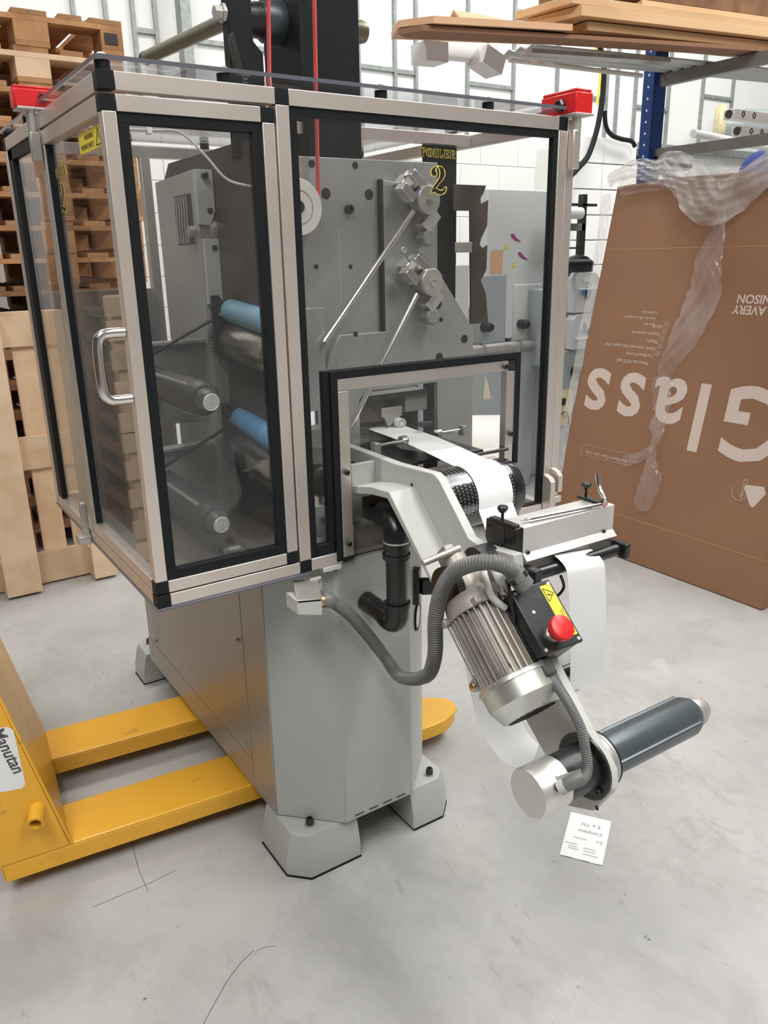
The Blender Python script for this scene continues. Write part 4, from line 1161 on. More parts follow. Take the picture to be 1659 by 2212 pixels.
# lines read up the arm, seen from the right of the box
T3 = lambda x, u: mtx(A(x, u, .9632), A(0, -1, 0), Vector((1, 0, 0)) * 1.0)
for s_, sz, x in (('WARNING', .0062, .5075), ('DISCONNECT THE', .0042, .5125), ('MAINS SUPPLY BEFORE', .0042, .5170), ('REMOVING THIS COVER', .0042, .5215)):
    lt.text(s_, sz, mtx(A(x, -.153, .9632), A(0, -1, 0), Vector((-1, 0, 0))), ext=.0001)
lt.build('lettering', M['ink'], yl, smooth=False)
es = MB().lathe(A(.474, -.162, .9625), A(.474, -.162, .976), [(0, .0135), (.3, .0135), (.3, .0115), (1, .0115)], 28).build('stop_button_collar', M['alu'], mc)
MB().lathe(A(.474, -.162, .975), A(.474, -.162, .996), [(0, .012), (.1, .0175), (.35, .0205), (.8, .0218), (.93, .0208), (1, .018)], 36).build('stop_button', M['red'], mc)
# capacitor-like canister, cables to the box
cn = MB().lathe(A(.472, -.315, .928), A(.445, -.272, .962), [(0, .015), (.35, .015), (.36, .0165), (.93, .0165), (1, .013)], 26).build('white_filter', M['paper'], mc)
MB().cyl(A(.478, -.325, .920), A(.471, -.314, .929), .012).build('filter_clip', M['brass'], cn)
MB().tube(spline([A(.445, -.272, .962), A(.437, -.252, .965), A(.436, -.225, .950), A(.438, -.20, .93)], 6), .0033, 10).build('cable', M['plastic'], mc)
MB().tube(spline([A(.452, -.32, .93), A(.425, -.305, .945), A(.417, -.275, .945), A(.420, -.255, .94), A(.436, -.235, .935)], 6), .0065, 12).build('taped_cable', M['arm'], mc)
MB().tube(spline([A(.422, -.256, .942), A(.43, -.235, .930), A(.44, -.205, .915)], 6), .0025, 10).build('cable', M['hose'], mc)
# dirty bent pipe stub behind the motor
bp2 = MB().tube(spline([A(.52, -.245, .80), A(.47, -.20, .775), A(.43, -.165, .760), A(.445, -.155, .775), A(.47, -.16, .795)], 6), .007, 10).build('breather_pipe', M['arm'], mc)
MB().sphere(A(.43, -.163, .760), .010).build('pipe_knuckle', M['brass'], bp2)
# ---- corrugated conduits
def conduit(pts, r, name, pitch=.0048, per=2):
    P = spline(pts, 24)
    # resample evenly
    L = [0.0]
    for a, b in zip(P, P[1:]): L.append(L[-1] + (b - a).length)
    n = int(L[-1] / (pitch / 4))
    Q = []
    j = 0
    for i in range(n + 1):
        s_ = L[-1] * i / n
        while j < len(L) - 2 and L[j + 1] < s_: j += 1
        tt = (s_ - L[j]) / max(1e-9, L[j + 1] - L[j])
        Q.append(P[j].lerp(P[j + 1], min(1, max(0, tt))))
    return MB().tube(Q, r, 16, rf=lambda i: r if i % 4 in (0, 1) else r * .86).build(name, M['hose'], mc)
conduit([(.345, -.034, .7225), (.385, -.045, .683), (.425, -.055, .625), (.452, -.080, .573), (.453, -.125, .553), (.440, -.190, .578), (.415, -.262, .622), (.390, -.325, .672), (.372, -.364, .735),
         (.365, -.374, .800), (.366, -.388, .858), (.370, -.416, .902), (.382, -.450, .926), (.402, -.476, .932), (.425, -.484, .922), (.447, -.478, .905)], .0138, 'conduit')
MB().lathe((.330, -.034, .7245), (.352, -.036, .7205), [(0, .015), (.3, .017), (.8, .017), (1, .0155)], 20).build('conduit_gland', M['hose'], mc)
e0, e1_ = Vector((.447, -.476, .9055)), A(.468, -.245, .940)
cg = MB().lathe(e0, Vector((.462, -.490, .880)), [(0, .0165), (.15, .0178), (.5, .0178), (.55, .0165), (1, .0165)], 20).build('conduit_gland', M['hose'], mc)
for a in range(4):
    dd_ = (Vector((.462, -.490, .880)) - e0)
    ax_ = dd_.normalized(); u_ = ax_.orthogonal().normalized(); w_ = ax_.cross(u_)
    v_ = (u_ * math.cos(a * 1.57 + .4) + w_ * math.sin(a * 1.57 + .4))
    c_ = e0 + dd_ * .35 + v_ * .0172
    MB().box((-.003, -.003, -.003), (.003, .003, .003), lambda p: c_ + ax_ * p.x * 1.6 + v_ * p.y * .5 + ax_.cross(v_) * p.z * 1.3).build('gland_slot', M['ink'], cg)
conduit([A(.452, -.128, .93), A(.455, -.095, .933), (.450, -.606, .728), (.450, -.636, .697), (.451, -.647, .665), (.445, -.660, .640), (.428, -.667, .630), (.412, -.658, .622)], .0084, 'conduit', .0036)
MB().box((.440, -.137, .918), (.464, -.106, .944), AV).build('conduit_gland', M['darkhose'], mc, .004)
MB().lathe((.428, -.668, .637), (.404, -.651, .618), [(0, .009), (.2, .0115), (.7, .0115), (1, .010)], 18).build('conduit_gland', M['hose'], mc)
MB().cyl((.406, -.653, .620), (.400, -.646, .613), .0105).build('gland_ring', M['arm'], mc)
# small roller low behind the hanging strip
dz = MB().cyl((.57, -.425, .640), (.69, -.425, .640), .0125, seg=24).build('dancer_roller', M['plastic'], mc)

# ---------------------------------------------------------------- paper webs
WX0, WX1 = .618, .710
path = [Vector((WX0, .25, 1.003)), Vector((WX0, .16, 1.0)), Vector((WX0, .085, .9975)), Vector((WX0, .0, .990))]
for k in range(0, 15):
    a = math.radians(75 + (190 - 75) * k / 14)
    path.append(Vector((WX0, dc.y + .0668 * math.cos(a), dc.z + .0668 * math.sin(a))))
path += [Vector((WX0, -.205, .868)), Vector((WX0, -.26, .862)), Vector((WX0, -.34, .872)), Vector((WX0, -.395, .8795))]
wA = MB().ribbon(path, (WX1 - WX0, 0, 0), .0006).build('paper_web', M['paper'])
tag(wA, 'wide white paper web running out of the machine over the perforated drum', 'paper')
pts = spline([(WX0 - .012, -.407, .878), (WX0 - .012, -.422, .874), (WX0 - .011, -.438, .863), (WX0 - .010, -.444, .845), (WX0 - .004, -.446, .78), (WX0 + .004, -.447, .70), (WX0 + .014, -.444, .606)], 6)
wB = MB().ribbon(pts, (.098, 0, -.010), .0006).build('paper_strip', M['paper'])
tag(wB, 'cut white paper strip hanging over the black roller below the cutter head', 'paper')
pts = spline([(.56, -.20, .78), (.56, -.205, .70), (.56, -.212, .62), (.56, -.228, .55), (.56, -.262, .475), (.56, -.315, .428), (.56, -.375, .425), (.56, -.425, .47), (.56, -.445, .55), (.56, -.435, .62), (.56, -.405, .70), (.56, -.385, .74)], 8)
wC = MB().ribbon(pts, (.10, 0, 0), .0006).build('liner_loop', M['paper'])
tag(wC, 'white waste liner hanging in a deep loop behind the motor and lower arm', 'paper')

# pen lying on the head
pa, pb = Vector((.5477, -.3825, .9475)), Vector((.7335, -.4000, .9475))
pen = thing('pen', 'slim silver pen lying along the cutter head cover', 'pen', pa)
MB().lathe(pa.lerp(pb, .10), pb, [(0, .0040), (.02, .0044), (.98, .0044), (1, .004)], 8).build('barrel', M['chrome'], pen)
MB().lathe(pa, pa.lerp(pb, .10), [(0, .0012), (.25, .0016), (.3, .0024), (1, .0044)], 14).build('tip', M['chrome'], pen)

# note on the floor
n0, n1, n2, n3 = Vector((.8283, -.2623, .001)), Vector((.885, -.3465, .001)), Vector((1.0196, -.2545, .0025)), Vector((.965, -.1666, .001))
nb = MB()
G = 8
rows = []
for i in range(G + 1):
    r = []
    for j in range(G + 1):
        p = n0.lerp(n1, i / G).lerp(n3.lerp(n2, i / G), j / G)
        p.z = .0008 + .003 * max(0, (j / G - .75)) * 4 * (.3 + i / G) + .0015 * math.sin(i) ** 2 * (1 if j < 2 else .2)
        r.append(nb.bm.verts.new(p))
    rows.append(r)
for i in range(G):
    for j in range(G): nb.bm.faces.new((rows[i][j], rows[i + 1][j], rows[i + 1][j + 1], rows[i][j + 1]))
ext = bmesh.ops.extrude_face_region(nb.bm, geom=nb.bm.faces[:])
for v in ext['geom']:
    if isinstance(v, bmesh.types.BMVert): v.co.z += .0004
note = nb.build('note_paper', M['paper'])
tag(note, 'small white handwritten note lying on the floor by the lower arm', 'note')
ru = (n0 - n1).normalized()   # writing is upside down for the camera
up = (n1 - n2).normalized() * 1.0
up = (n0 - n3).normalized()
def nt(s, t_): # s along n0->n1 side, t_ along n0->n3
    p = n0.lerp(n1, s).lerp(n3.lerp(n2, s), t_); p.z = .0034 + .004 * max(0, t_ - .7)
    return p
hw = mat('pencil_grey', (0.10, 0.10, 0.11), 0.6)
fa = mat('faint_print', (0.55, 0.57, 0.60), 0.6)
MB().text('5 x TH', .017, mtx(nt(.80, .83), ru, up), ext=.0001, shear=.1, off=-.0003).text('Complete', .015, mtx(nt(.88, .66), ru, up), ext=.0001, shear=.35, off=-.0002).text('5m', .015, mtx(nt(.93, .49), ru, up), ext=.0001, shear=.2, off=-.0003).build('handwriting', hw, note, smooth=False)
fp = MB()
for s0, t0, ln in ((.55, .45, .34), (.35, .30, .30), (.80, .26, .30), (.36, .24, .22), (.80, .20, .28), (.4, .19, .25), (.86, .13, .34)):
    a = nt(s0, t0); b = nt(max(0, s0 - ln), t0)
    fp.tube([a, b], .0007, 4)
fp.build('printed_lines', fa, note)

# ---------------------------------------------------------------- pallet truck
pt = thing('pallet_truck', 'scuffed yellow pallet truck with its forks under the grey machine', 'pallet truck', (.2, .55, 0))
ang = -math.radians(5.3)
ca_, sa_ = math.cos(ang), math.sin(ang)
PO = Vector((.285, .575, 0))
def PT(p): return Vector((PO.x + p.x * ca_ - p.y * sa_, PO.y + p.x * sa_ + p.y * ca_, p.z))
def fork(y0, y1):
    c = .05
    ym = (y0 + y1) / 2
    pts = [(-.58, y0), (.56, y0), (.615, y0 + .006), (.655, y0 + .026), (.685, ym - .035), (.693, ym), (.685, ym + .035), (.655, y1 - .026), (.615, y1 - .006), (.56, y1), (-.58, y1)]
    mb = MB()
    mb.prism(pts, 'z', .082, .0905, PT)
    f = mb.build('fork', M['yellow'], pt, .004)
    MB().prism([(-.58, y0), (.50, y0), (.50, y0 + .006), (-.58, y0 + .006)], 'z', .040, .084, PT).build('fork_side', M['yellow'], f, .002)
    MB().prism([(-.58, y1 - .006), (.50, y1 - .006), (.50, y1), (-.58, y1)], 'z', .040, .084, PT).build('fork_side', M['yellow'], f, .002)
    MB().prism([(.50, y0), (.56, y0), (.615, y0 + .006), (.655, y0 + .028), (.678, ym - .03), (.678, ym + .03), (.655, y1 - .028), (.615, y1 - .006), (.50, y1), (.50, y1 - .012), (.61, y1 - .02), (.65, ym), (.61, y0 + .02), (.50, y0 + .012)], 'z', .050, .084, PT).build('fork_tip', M['yellow'], f, .003)
    MB().lathe(PT(Vector((.42, ym - .045, .036))), PT(Vector((.42, ym + .045, .036))), [(0, .036), (1, .036)], 22).build('load_roller', M['red'], f)
fork(-.27, -.11); fork(.11, .27)
# heel: side panels, sloping front plate, tube boss
pv_ = [(-.58, .045), (-.58, .088), (-.434, .088), (-.552, .62), (-.80, .62), (-.60, .19)]
MB().prism([(a, z) for a, z in pv_], 'y', -.272, -.264, lambda p: PT(p)).build('heel_panel', M['yellow'], pt, .003)
MB().prism([(a, z) for a, z in pv_], 'y', .264, .272, lambda p: PT(p)).build('heel_panel', M['yellow'], pt, .003)
MB().prism([(-.431, .088), (-.439, .088), (-.557, .62), (-.549, .62)], 'y', -.263, .263, lambda p: PT(p)).build('heel_plate', M['yellow'], pt, .003)
MB().prism([(-.427, .09), (-.434, .09), (-.552, .62), (-.545, .62)], 'y', -.273, -.262, lambda p: PT(p)).build('heel_flange', M['yellow'], pt, .002)
MB().prism([(-.565, .04), (-.435, .04), (-.435, .088), (-.565, .088)], 'y', -.263, .263, lambda p: PT(p)).build('heel_beam', M['yellow'], pt, .003)
bs = MB().ring(PT(Vector((-.488, -.262, .212))), PT(Vector((-.499, -.312, .201))), .0185, .0130, 28).build('tube_boss', M['yellow'], pt)
MB().cyl(PT(Vector((-.489, -.268, .211))), PT(Vector((-.495, -.29, .206))), .0132).build('tube_bore', M['ink'], bs)
MB().lathe(PT(Vector((-.85, -.27, .08))), PT(Vector((-.85, .27, .08))), [(0, .08), (1, .08)], 28).build('steer_wheel', M['black'], pt)
MB().tube([PT(Vector((-.75, 0, .40))), PT(Vector((-.98, 0, 1.18)))], .018, 12).build('tiller', M['yellow'], pt)
MB().box((-.9, -.1, .09), (-.74, .1, .45), PT).build('pump_body', M['yellow'], pt, .01)
# sticker
sl = MB().prism([(-.62, .272), (-.555, .281), (-.512, .275), (-.504, .284), (-.508, .425), (-.518, .436), (-.60, .450), (-.68, .452), (-.66, .30)], 'y', -.2728, -.2722, PT).build('sticker', M['paper'], pt, 0)
sr = PT(Vector((0, 0, 0)))
dn_ = (PT(Vector((-.555, -.273, .292))) - PT(Vector((-.588, -.273, .43)))).normalized()
rt_ = (PT(Vector((-.5, -.273, .3))) - PT(Vector((-.6, -.273, .3)))).normalized()
up_ = (rt_ - dn_ * rt_.dot(dn_)).normalized()
nk = mat('grey_ink', (0.09, 0.09, 0.10), 0.5)
MB().text('Manutan', .036, mtx(PT(Vector((-.552, -.2732, .438))), dn_, up_), ext=.0001, shear=.25, off=.0006).build('lettering', nk, sl, smooth=False)

# ---------------------------------------------------------------- wooden pallets
def pallet_parts(root, wd, T):
    """euro pallet, 1.2 long (local y) x .8 wide (local x) x .144 high, T maps local to world"""
    def b(n, a, c): MB().box(a, c, T).build(n, wd, root, .0012)
    for y in (0, .5275, 1.055):
        b('bottom_board' if False else 'cross_board', (0, y, .100), (.8, y + .145, .122))
        for x, w in ((0, .1), (.3275, .145), (.7, .1)):
            b('block', (x, y, .022), (x + w, y + .145, .0998))
    for x, w in ((0, .1), (.3275, .145), (.7, .1)):
        b('bottom_board', (x, 0, 0), (x + w, 1.2, .0218))
    for x, w in ((0, .145), (.1775, .1), (.3275, .145), (.5225, .1), (.655, .145)):
        b('deck_board', (x, 0, .1222), (x + w, 1.2, .144))

# the stack: one pallet is built, the others are copied
X0, Y0 = .115, 2.78
p0 = thing('pallet', 'old brown pallet at the foot of the tall stack by the left edge', 'pallet', (X0, Y0, 0), 'pallets in the tall stack')
pallet_parts(p0, M['wooddark'], lambda p: Vector((X0 + p.x, Y0 + p.y, p.z)))
NP = 17
ords = ['', 'second', 'third', 'fourth', 'fifth', 'sixth', 'seventh', 'eighth', 'ninth', 'tenth', 'eleventh', 'twelfth', 'thirteenth', 'fourteenth', 'fifteenth']
for k in range(1, NP):
    c = copy_tree(p0)
    c.location = (X0 + random.uniform(-.012, .012), Y0 + random.uniform(-.01, .01), k * .1442)
    if k == NP - 1: lab = 'stained orange-brown pallet topping the tall stack, dark hole mark on its block'
    elif k == NP - 2: lab = 'pale orange pallet second from the top of the tall stack'
    elif k >= 9: lab = 'brown wooden pallet in the tall stack, %s from the top' % ords[NP - 1 - k]
    else: lab = 'dark wooden pallet in the tall stack, %s from the floor' % ords[k]
    c['label'] = lab
    if k >= 9:
        for ch in c.children:
            ch.data = ch.data.copy()
            ch.data.materials[0] = M['woodnew'] if (k == NP - 2 and ch.name.startswith(('cross', 'block'))) else M['woodold']
    for ch in c.children:
        pass
# dark handling-hole mark on the top pallet's corner block
mk = MB().box((X0 + .715, Y0 - .016, 16 * .1442 + .042), (X0 + .775, Y0 - .0125, 16 * .1442 + .09)).build('burnt_mark', M['darkroom'], p0, .004)
mk.parent = c
mk.location = (.745, -.0025, .066)

# pallet standing on end, underside to the camera
def stand(name, label, x0, y0, z0, flip, wd, tilt=0.0):
    root = thing(name, label, 'pallet', (x0, y0, z0), 'pallets stood on end')
    ct, st_ = math.cos(tilt), math.sin(tilt)
    def T(p):
        # local length -> up, local height -> away from camera (underside faces the camera)
        d = p.z
        return Vector((x0 + p.x, y0 + d * ct + p.y * st_, z0 + p.y * ct - d * st_))
    pallet_parts(root, wd, T)
    return root
pA = stand('upright_pallet', 'pale new pallet stood on end with its runners facing out, at left', -.35, 2.20, .012, False, M['woodnew'], .03)
# a second stack and a slatted pallet stand just left of the view; the side panes of the guard mirror them
for k in range(NP):
    c2 = copy_tree(p0)
    c2.location = (-1.47 + random.uniform(-.012, .012), Y0 - .05 + random.uniform(-.01, .01), k * .1442)
    c2['label'] = 'pallet mirrored in the left guard panes, %s of its stack' % ('topmost' if k == NP - 1 else 'lowest' if k == 0 else (ords[k] + ' from the floor') if k < 9 else (ords[NP - 1 - k] if NP - 2 - k > 0 else 'second') + ' from the top')
    c2['group'] = 'pallets mirrored in the guard'
root = thing('upright_pallet', 'pale pallet stood on end with level slats, mirrored in the left guard pane', 'pallet', (-1.43, 2.28, 0), 'pallets stood on end')
def T3_(p): return Vector((-1.43 + p.x, 2.28 + p.z + p.y * .04, .0 + p.y))
for z in (.02, .13, .285, .42, .55, .645, .79, .93, 1.06, 1.165):
    MB().box((0, z, 0), (.88, z + .088, .018), T3_).build('slat', M['woodnew'], root, .0015)
for x in (.05, .38, .76):
    MB().box((x, 0, .0182), (x + .09, 1.255, .10), T3_).build('runner', M['woodnew'], root, .0015)

# ---------------------------------------------------------------- cardboard box with film
LX = .206
cl = 1 / math.sqrt(1 + LX * LX)
def BX(y, s, d=0.0):
    """point on the leaning face: y, distance s up the slope, d proud of the face"""
    return Vector((2.5 + LX * cl * s - d * cl, y, s * cl + d * LX * cl))
cb = thing('cardboard_box', 'tall brown cardboard box with upside-down white print, leaning at right', 'box', (2.65, .87, 0))
BH = 1.745
def TB(p): return BX(p.y, p.z, -p.x)
MB().prism([(.27, .004), (1.475, .004), (1.475, BH - .01), (1.18, BH + .005), (.27, BH - .012)], 'x', 0, .008, TB).build('front_panel', M['card'], cb, .0015)
MB().prism([(.27, .004), (.278, .004), (.278, BH - .012), (.27, BH - .012)], 'x', .008, .09, TB).build('side_panel', M['card'], cb, .0015)
MB().prism([(1.467, .004), (1.475, .004), (1.475, BH - .012), (1.467, BH - .012)], 'x', .008, .09, TB).build('side_panel', M['card'], cb, .0015)
MB().prism([(.278, .004), (1.467, .004), (1.467, BH + .02), (.278, BH + .02)], 'x', .0905, .098, TB).build('back_panel', M['card'], cb, .0015)
# printing: rows read upside down, right to left along +y
def bt(s_, size, y, s, al='LEFT', off=0.0, space=1.0):
    m = mtx(BX(y, s, .0008), (0, 1, 0), BX(0, 0) - BX(0, 1))
    return MB().text(s_, size, m, off=off, ext=.0002, align=al, space=space)
pr = bt('G', .43, .335, .872, off=.007)
pr.text('l', .415, mtx(BX(.705, .858, .0008), (0, 1, 0), BX(0, 0) - BX(0, 1)), off=.007, ext=.0002)
pr.text('a', .415, mtx(BX(.835, .862, .0008), (0, 1, 0), BX(0, 0) - BX(0, 1)), off=.007, ext=.0002)
pr.text('s', .415, mtx(BX(1.06, .862, .0008), (0, 1, 0), BX(0, 0) - BX(0, 1)), off=.007, ext=.0002)
pr.text('s', .415, mtx(BX(1.27, .862, .0008), (0, 1, 0), BX(0, 0) - BX(0, 1)), off=.007, ext=.0002)
pr.build('print_word', M['print'], cb, smooth=False)
UPB = BX(0, 0) - BX(0, 1)
def st_(s_, size, y, s, off=.0):
    MB().text(s_, size, mtx(BX(y, s, .0008), (0, 1, 0), UPB), off=off, ext=.0002).build('print_line', M['print'], cb, smooth=False)
st_('AVERY', .050, .56, 1.200, .0012); st_('DENNISON', .050, .445, 1.245, .0012)
st_('Please do NOT add:', .023, 1.078, .928)
for i, w in enumerate(('Cardboard cores', 'Other materials than paper liner', 'Plastics', 'Organic materials', 'Labels')):
    s = .963 + i * .0335
    st_(w, .023, 1.058 - .004 * i, s)
    c = BX(1.038 - .004 * i, s + .008, .001)
    nx = BX(0, 0, 1) - BX(0, 0, 0)
    sm = MB().ring(c, c + nx * .0004, .0115, .0098, 20)
    for a in (.7, 2.3):
        sm.tube([c + Vector((0, math.cos(a), 0)) * .006 + UPB * math.sin(a) * .006, c - Vector((0, math.cos(a), 0)) * .006 - UPB * math.sin(a) * .006], .0008, 4)
    sm.build('print_cross', M['print'], cb, smooth=False)
for i, w in enumerate(('Box full?', 'Scan the QR to organise', 'a collection.')):
    st_(w, .0185, 1.088, 1.105 + i * .026)
st_('For Glassine Paper Liner Only', .0215, 1.078, .462)
sm = MB()
for a, b in (((1.062, .440), (1.062, .492)), ((1.062, .492), (1.372, .487)), ((1.372, .487), (1.372, .437)), ((1.372, .437), (1.062, .440))):
    sm.tube([BX(*a, .001), BX(*b, .001)], .0009, 4)
sm.build('print_frame', M['print'], cb, smooth=False)
# round emblem with its word running vertically
sm = MB()
sm.prism([(.372, .462), (.385, .49), (.462, .482), (.470, .468), (.425, .400), (.41, .398)], 'x', -.0009, -.0004, TB)
c = BX(.50, .447, .0012)
arcp = []
for k in range(24):
    a = -2.2 + k * .19
    arcp.append(BX(.485 + .035 * math.sin(a), .445 - .035 * math.cos(a), .0012))
sm.tube(arcp, .0011, 4)
sm.text('Circular', .026, mtx(BX(.478, .505, .001), UPB, (0, -1, 0)), ext=.0002)
sm.build('print_emblem', M['print'], cb, smooth=False)
for s in (.20, 1.44):
    MB().prism([(.275, s), (1.47, s), (1.47, s + .0012), (.275, s + .0012)], 'x', -.0004, .0, TB).build('crease', M['cardlite'], cb, 0)

# stretch film: top swag, hanging tail, left edge
fm = thing('plastic_film', 'crumpled clear plastic film draped over the top of the cardboard box', 'plastic film', (2.5, .9, 1.0))
def film(path, wfun, d0, name, amp=.012, nw=10, mat_=None):
    """path: list of (y, s); wfun(i)-> (dy, ds, half width)"""
    P = spline([(a, b, 0) for a, b in path], 8)
    mb = MB()
    rows = []
    n = len(P)
    for i, p in enumerate(P):
        t_ = i / (n - 1)
        d = (P[min(i + 1, n - 1)] - P[max(i - 1, 0)]).normalized()
        nn = Vector((-d.y, d.x))
        w = wfun(t_)
        row = []
        for j in range(nw + 1):
            v = (j / nw - .5) * 2
            k = d0 + amp * (.6 + .6 * math.sin(j * 2.1 + i * .35) * math.cos(i * .9 + j * .5)) + amp * .9 * (1 - v * v)
            row.append(mb.bm.verts.new(BX(p.x + nn.x * w * v, p.y + nn.y * w * v, k)))
        rows.append(row)
    for a, b in zip(rows, rows[1:]):
        for j in range(nw): mb.bm.faces.new((a[j], a[j + 1], b[j + 1], b[j]))
    f_ = mb.build(name, mat_ or M['film'], fm, recalc=False, sharp=False)
    sd = f_.modifiers.new('soft', 'SUBSURF'); sd.levels = 1; sd.render_levels = 2
    return f_
film([(1.50, 1.76), (1.36, 1.80), (1.24, 1.775), (1.16, 1.79), (1.06, 1.73), (.96, 1.64), (.87, 1.61), (.78, 1.66), (.68, 1.73), (.56, 1.80), (.40, 1.86)], lambda t_: .035 + .045 * math.sin(t_ * 3.0) ** 2 + .02 * t_, .02, 'film_swag', .022, 14, M['filmdense'])
film([(1.42, 1.72), (1.2, 1.74), (.95, 1.70), (.75, 1.72), (.5, 1.78)], lambda t_: .045, .01, 'film_swag', .03, 14)
film([(.855, 1.60), (.850, 1.50), (.865, 1.38), (.85, 1.25), (.875, 1.14), (.915, 1.02), (.955, .93), (.965, .86)], lambda t_: .016 + .055 * math.sin(min(1, t_ * 1.05) * math.pi) ** 1.3 + .022 * t_, .012, 'film_tail', .014)
film([(.965, .87), (.955, .80), (.935, .72), (.94, .66), (.925, .60), (.945, .53)], lambda t_: .034 * (1 - t_) + .012 + .014 * abs(math.sin(t_ * 7)), .014, 'film_tail', .016)
film([(.94, .56), (.93, .48), (.91, .40), (.925, .31), (.915, .255)], lambda t_: .012 + .045 * math.sin(t_ * 2.6) ** 1.5, .012, 'film_tail', .016)
film([(.945, .55), (.99, .50), (1.05, .47), (1.085, .46)], lambda t_: .01 + .04 * t_ * (1.3 - t_), .012, 'film_tail', .012)
film([(1.53, 1.70), (1.508, 1.50), (1.505, 1.2), (1.50, .9), (1.50, .6), (1.49, .3), (1.49, .05)], lambda t_: .030 - .004 * t_, .0, 'film_edge', .01, 8, M['filmdense'])

# ---------------------------------------------------------------- storage rack at the right
rk = thing('storage_rack', 'blue and grey storage rack behind the cardboard box at the right', 'rack', (3.05, .9, 0))
def upright(y0):
    up_ = MB().prism([(2.965, y0), (3.055, y0), (3.055, y0 + .062), (3.050, y0 + .062), (3.050, y0 + .005), (3.032, y0 + .005), (3.026, y0 + .014), (2.994, y0 + .014), (2.988, y0 + .005), (2.970, y0 + .005), (2.970, y0 + .062), (2.965, y0 + .062)], 'z', 0, 2.55).build('upright', M['rackblue'], rk, .001)
    hm = MB()
    for k in range(50):
        z = .06 + k * .05
        for x in (2.978, 3.042):
            hm.lathe((x, y0 + .0005, z), (x, y0 - .0006, z), [(0, .0045), (1, .0045)], 8)
    hm.build('slot_holes', M['ink'], up_)
    hm = MB()
    for k in range(50):
        z = .085 + k * .05
        hm.lathe((3.0552, y0 + .03, z), (3.0545, y0 + .03, z), [(0, .006), (1, .006)], 8)
        hm.lathe((2.9648, y0 + .03, z), (2.9655, y0 + .03, z), [(0, .006), (1, .006)], 8)
    hm.build('slot_holes', M['paper'], up_)
upright(1.40)
upright(.05)
def cbar(y0, z0, y1, z1, h=.045):
    d = Vector((0, y1 - y0, z1 - z0)); L_ = d.length; d.normalize(); w = Vector((0, -d.z, d.y))
    if w.z < 0: w = -w
    mb = MB()
    def T(p): return Vector((3.0 + p.x, y0, z0)) + d * p.y + w * p.z
    mb.prism([(0, 0), (.035, 0), (.035, .003), (.003, .003), (.003, h - .003), (.035, h - .003), (.035, h), (0, h)], 'y', 0, L_, lambda p: T(Vector((p.x, p.y, p.z - h / 2))))
    return mb.build('brace', M['rackgrey'], rk, .0005)
cbar(1.40, 2.160, .11, 2.160, .05); cbar(1.40, 1.843, .11, 1.843, .045); cbar(1.40, 1.82, .11, .75); cbar(1.40, .70, .11, .70)
# timber and boards on the rack
tim = []
def plank(x0, x1, y0, y1, z0, z1, rot, label, cut=0.0, m='timber', skew=0.0):
    mb = MB()
    c = Vector((x0, (y0 + y1) / 2, z0))
    def T(p):
        q = p - c
        return Vector((c.x + q.x * math.cos(rot) - q.y * math.sin(rot), c.y + q.x * math.sin(rot) + q.y * math.cos(rot), p.z + q.x * skew))
    mb.prism([(x0, y0), (x1, y0), (x1, y1), (x0 + cut, y1)], 'z', z0, z1, T)
    o_ = mb.build('timber_plank', M[m], None, .002)
    return tag(o_, label, 'plank', 'timber on the rack')
plank(1.955, 5.2, .90, 1.12, 2.189, 2.223, .0, 'thick pale timber plank with square cut end, third from the bottom of the rack pile', -.05, skew=.05)
plank(1.915, 5.2, .91, 1.16, 2.2235, 2.250, .0, 'long pale timber plank above the thickest one, split by a dark joint', -.04, skew=.05)
plank(2.30, 5.2, .93, 1.20, 2.271, 2.290, .0, 'grey-edged timber plank on top of the rack pile', skew=.05)
plank(2.02, 5.2, .93, 1.10, 2.158, 2.187, .0, 'brown timber board lowest in the rack pile, set back a little', .0, skew=.05)
dbp = MB().prism([(2.2, 2.288), (5.2, 2.438), (5.2, 2.56), (2.2, 2.41)], 'y', .94, 1.38).build('dark_board', M['wooddark'], None, .003)
tag(dbp, 'dark brown board lying over the timber at the top right', 'board')
def slab(pts, t_, name, label, cat, m, bev=0.0):
    n = len(pts)
    vs = [Vector(p) for p in pts] + [Vector(p) + Vector((0, 0, t_)) for p in pts]
    f = [tuple(range(n)), tuple(range(2 * n - 1, n - 1, -1))] + [(k, n + k, n + (k + 1) % n, (k + 1) % n) for k in range(n)]
    return tag(MB().poly(vs, f).build(name, M[m], None, bev), label, cat)
# folded cardboard lengths overhanging to the left
slab([(1.2667, .90, 2.064), (1.9465, .90, 2.116), (3.0, .90, 2.188), (5.2, .90, 2.285), (5.2, 1.0, 2.285), (3.0, 1.0, 2.188), (1.9465, 1.0, 2.116), (1.28, 1.0, 2.064), (1.225, .97, 2.062)], .016, 'folded_card', 'long brown folded cardboard length sticking out left under the timber', 'cardboard', 'card')
slab([(1.30, .885, 2.085), (1.90, .885, 2.133), (1.90, 1.10, 2.133), (1.30, 1.12, 2.088), (1.225, .97, 2.082)], .020, 'folded_card', 'pale folded cardboard tray lying on the longer brown cardboard', 'cardboard', 'cardlite')
o_ = MB().prism([(1.30, 2.265), (1.20, 2.175), (1.21, 2.17), (1.30, 2.252), (1.38, 2.17), (1.39, 2.177)], 'x', 1.70, 1.93).build('corner_card', M['cardlite'])
tag(o_, 'angled cardboard edge protector propped behind the timber ends', 'cardboard')
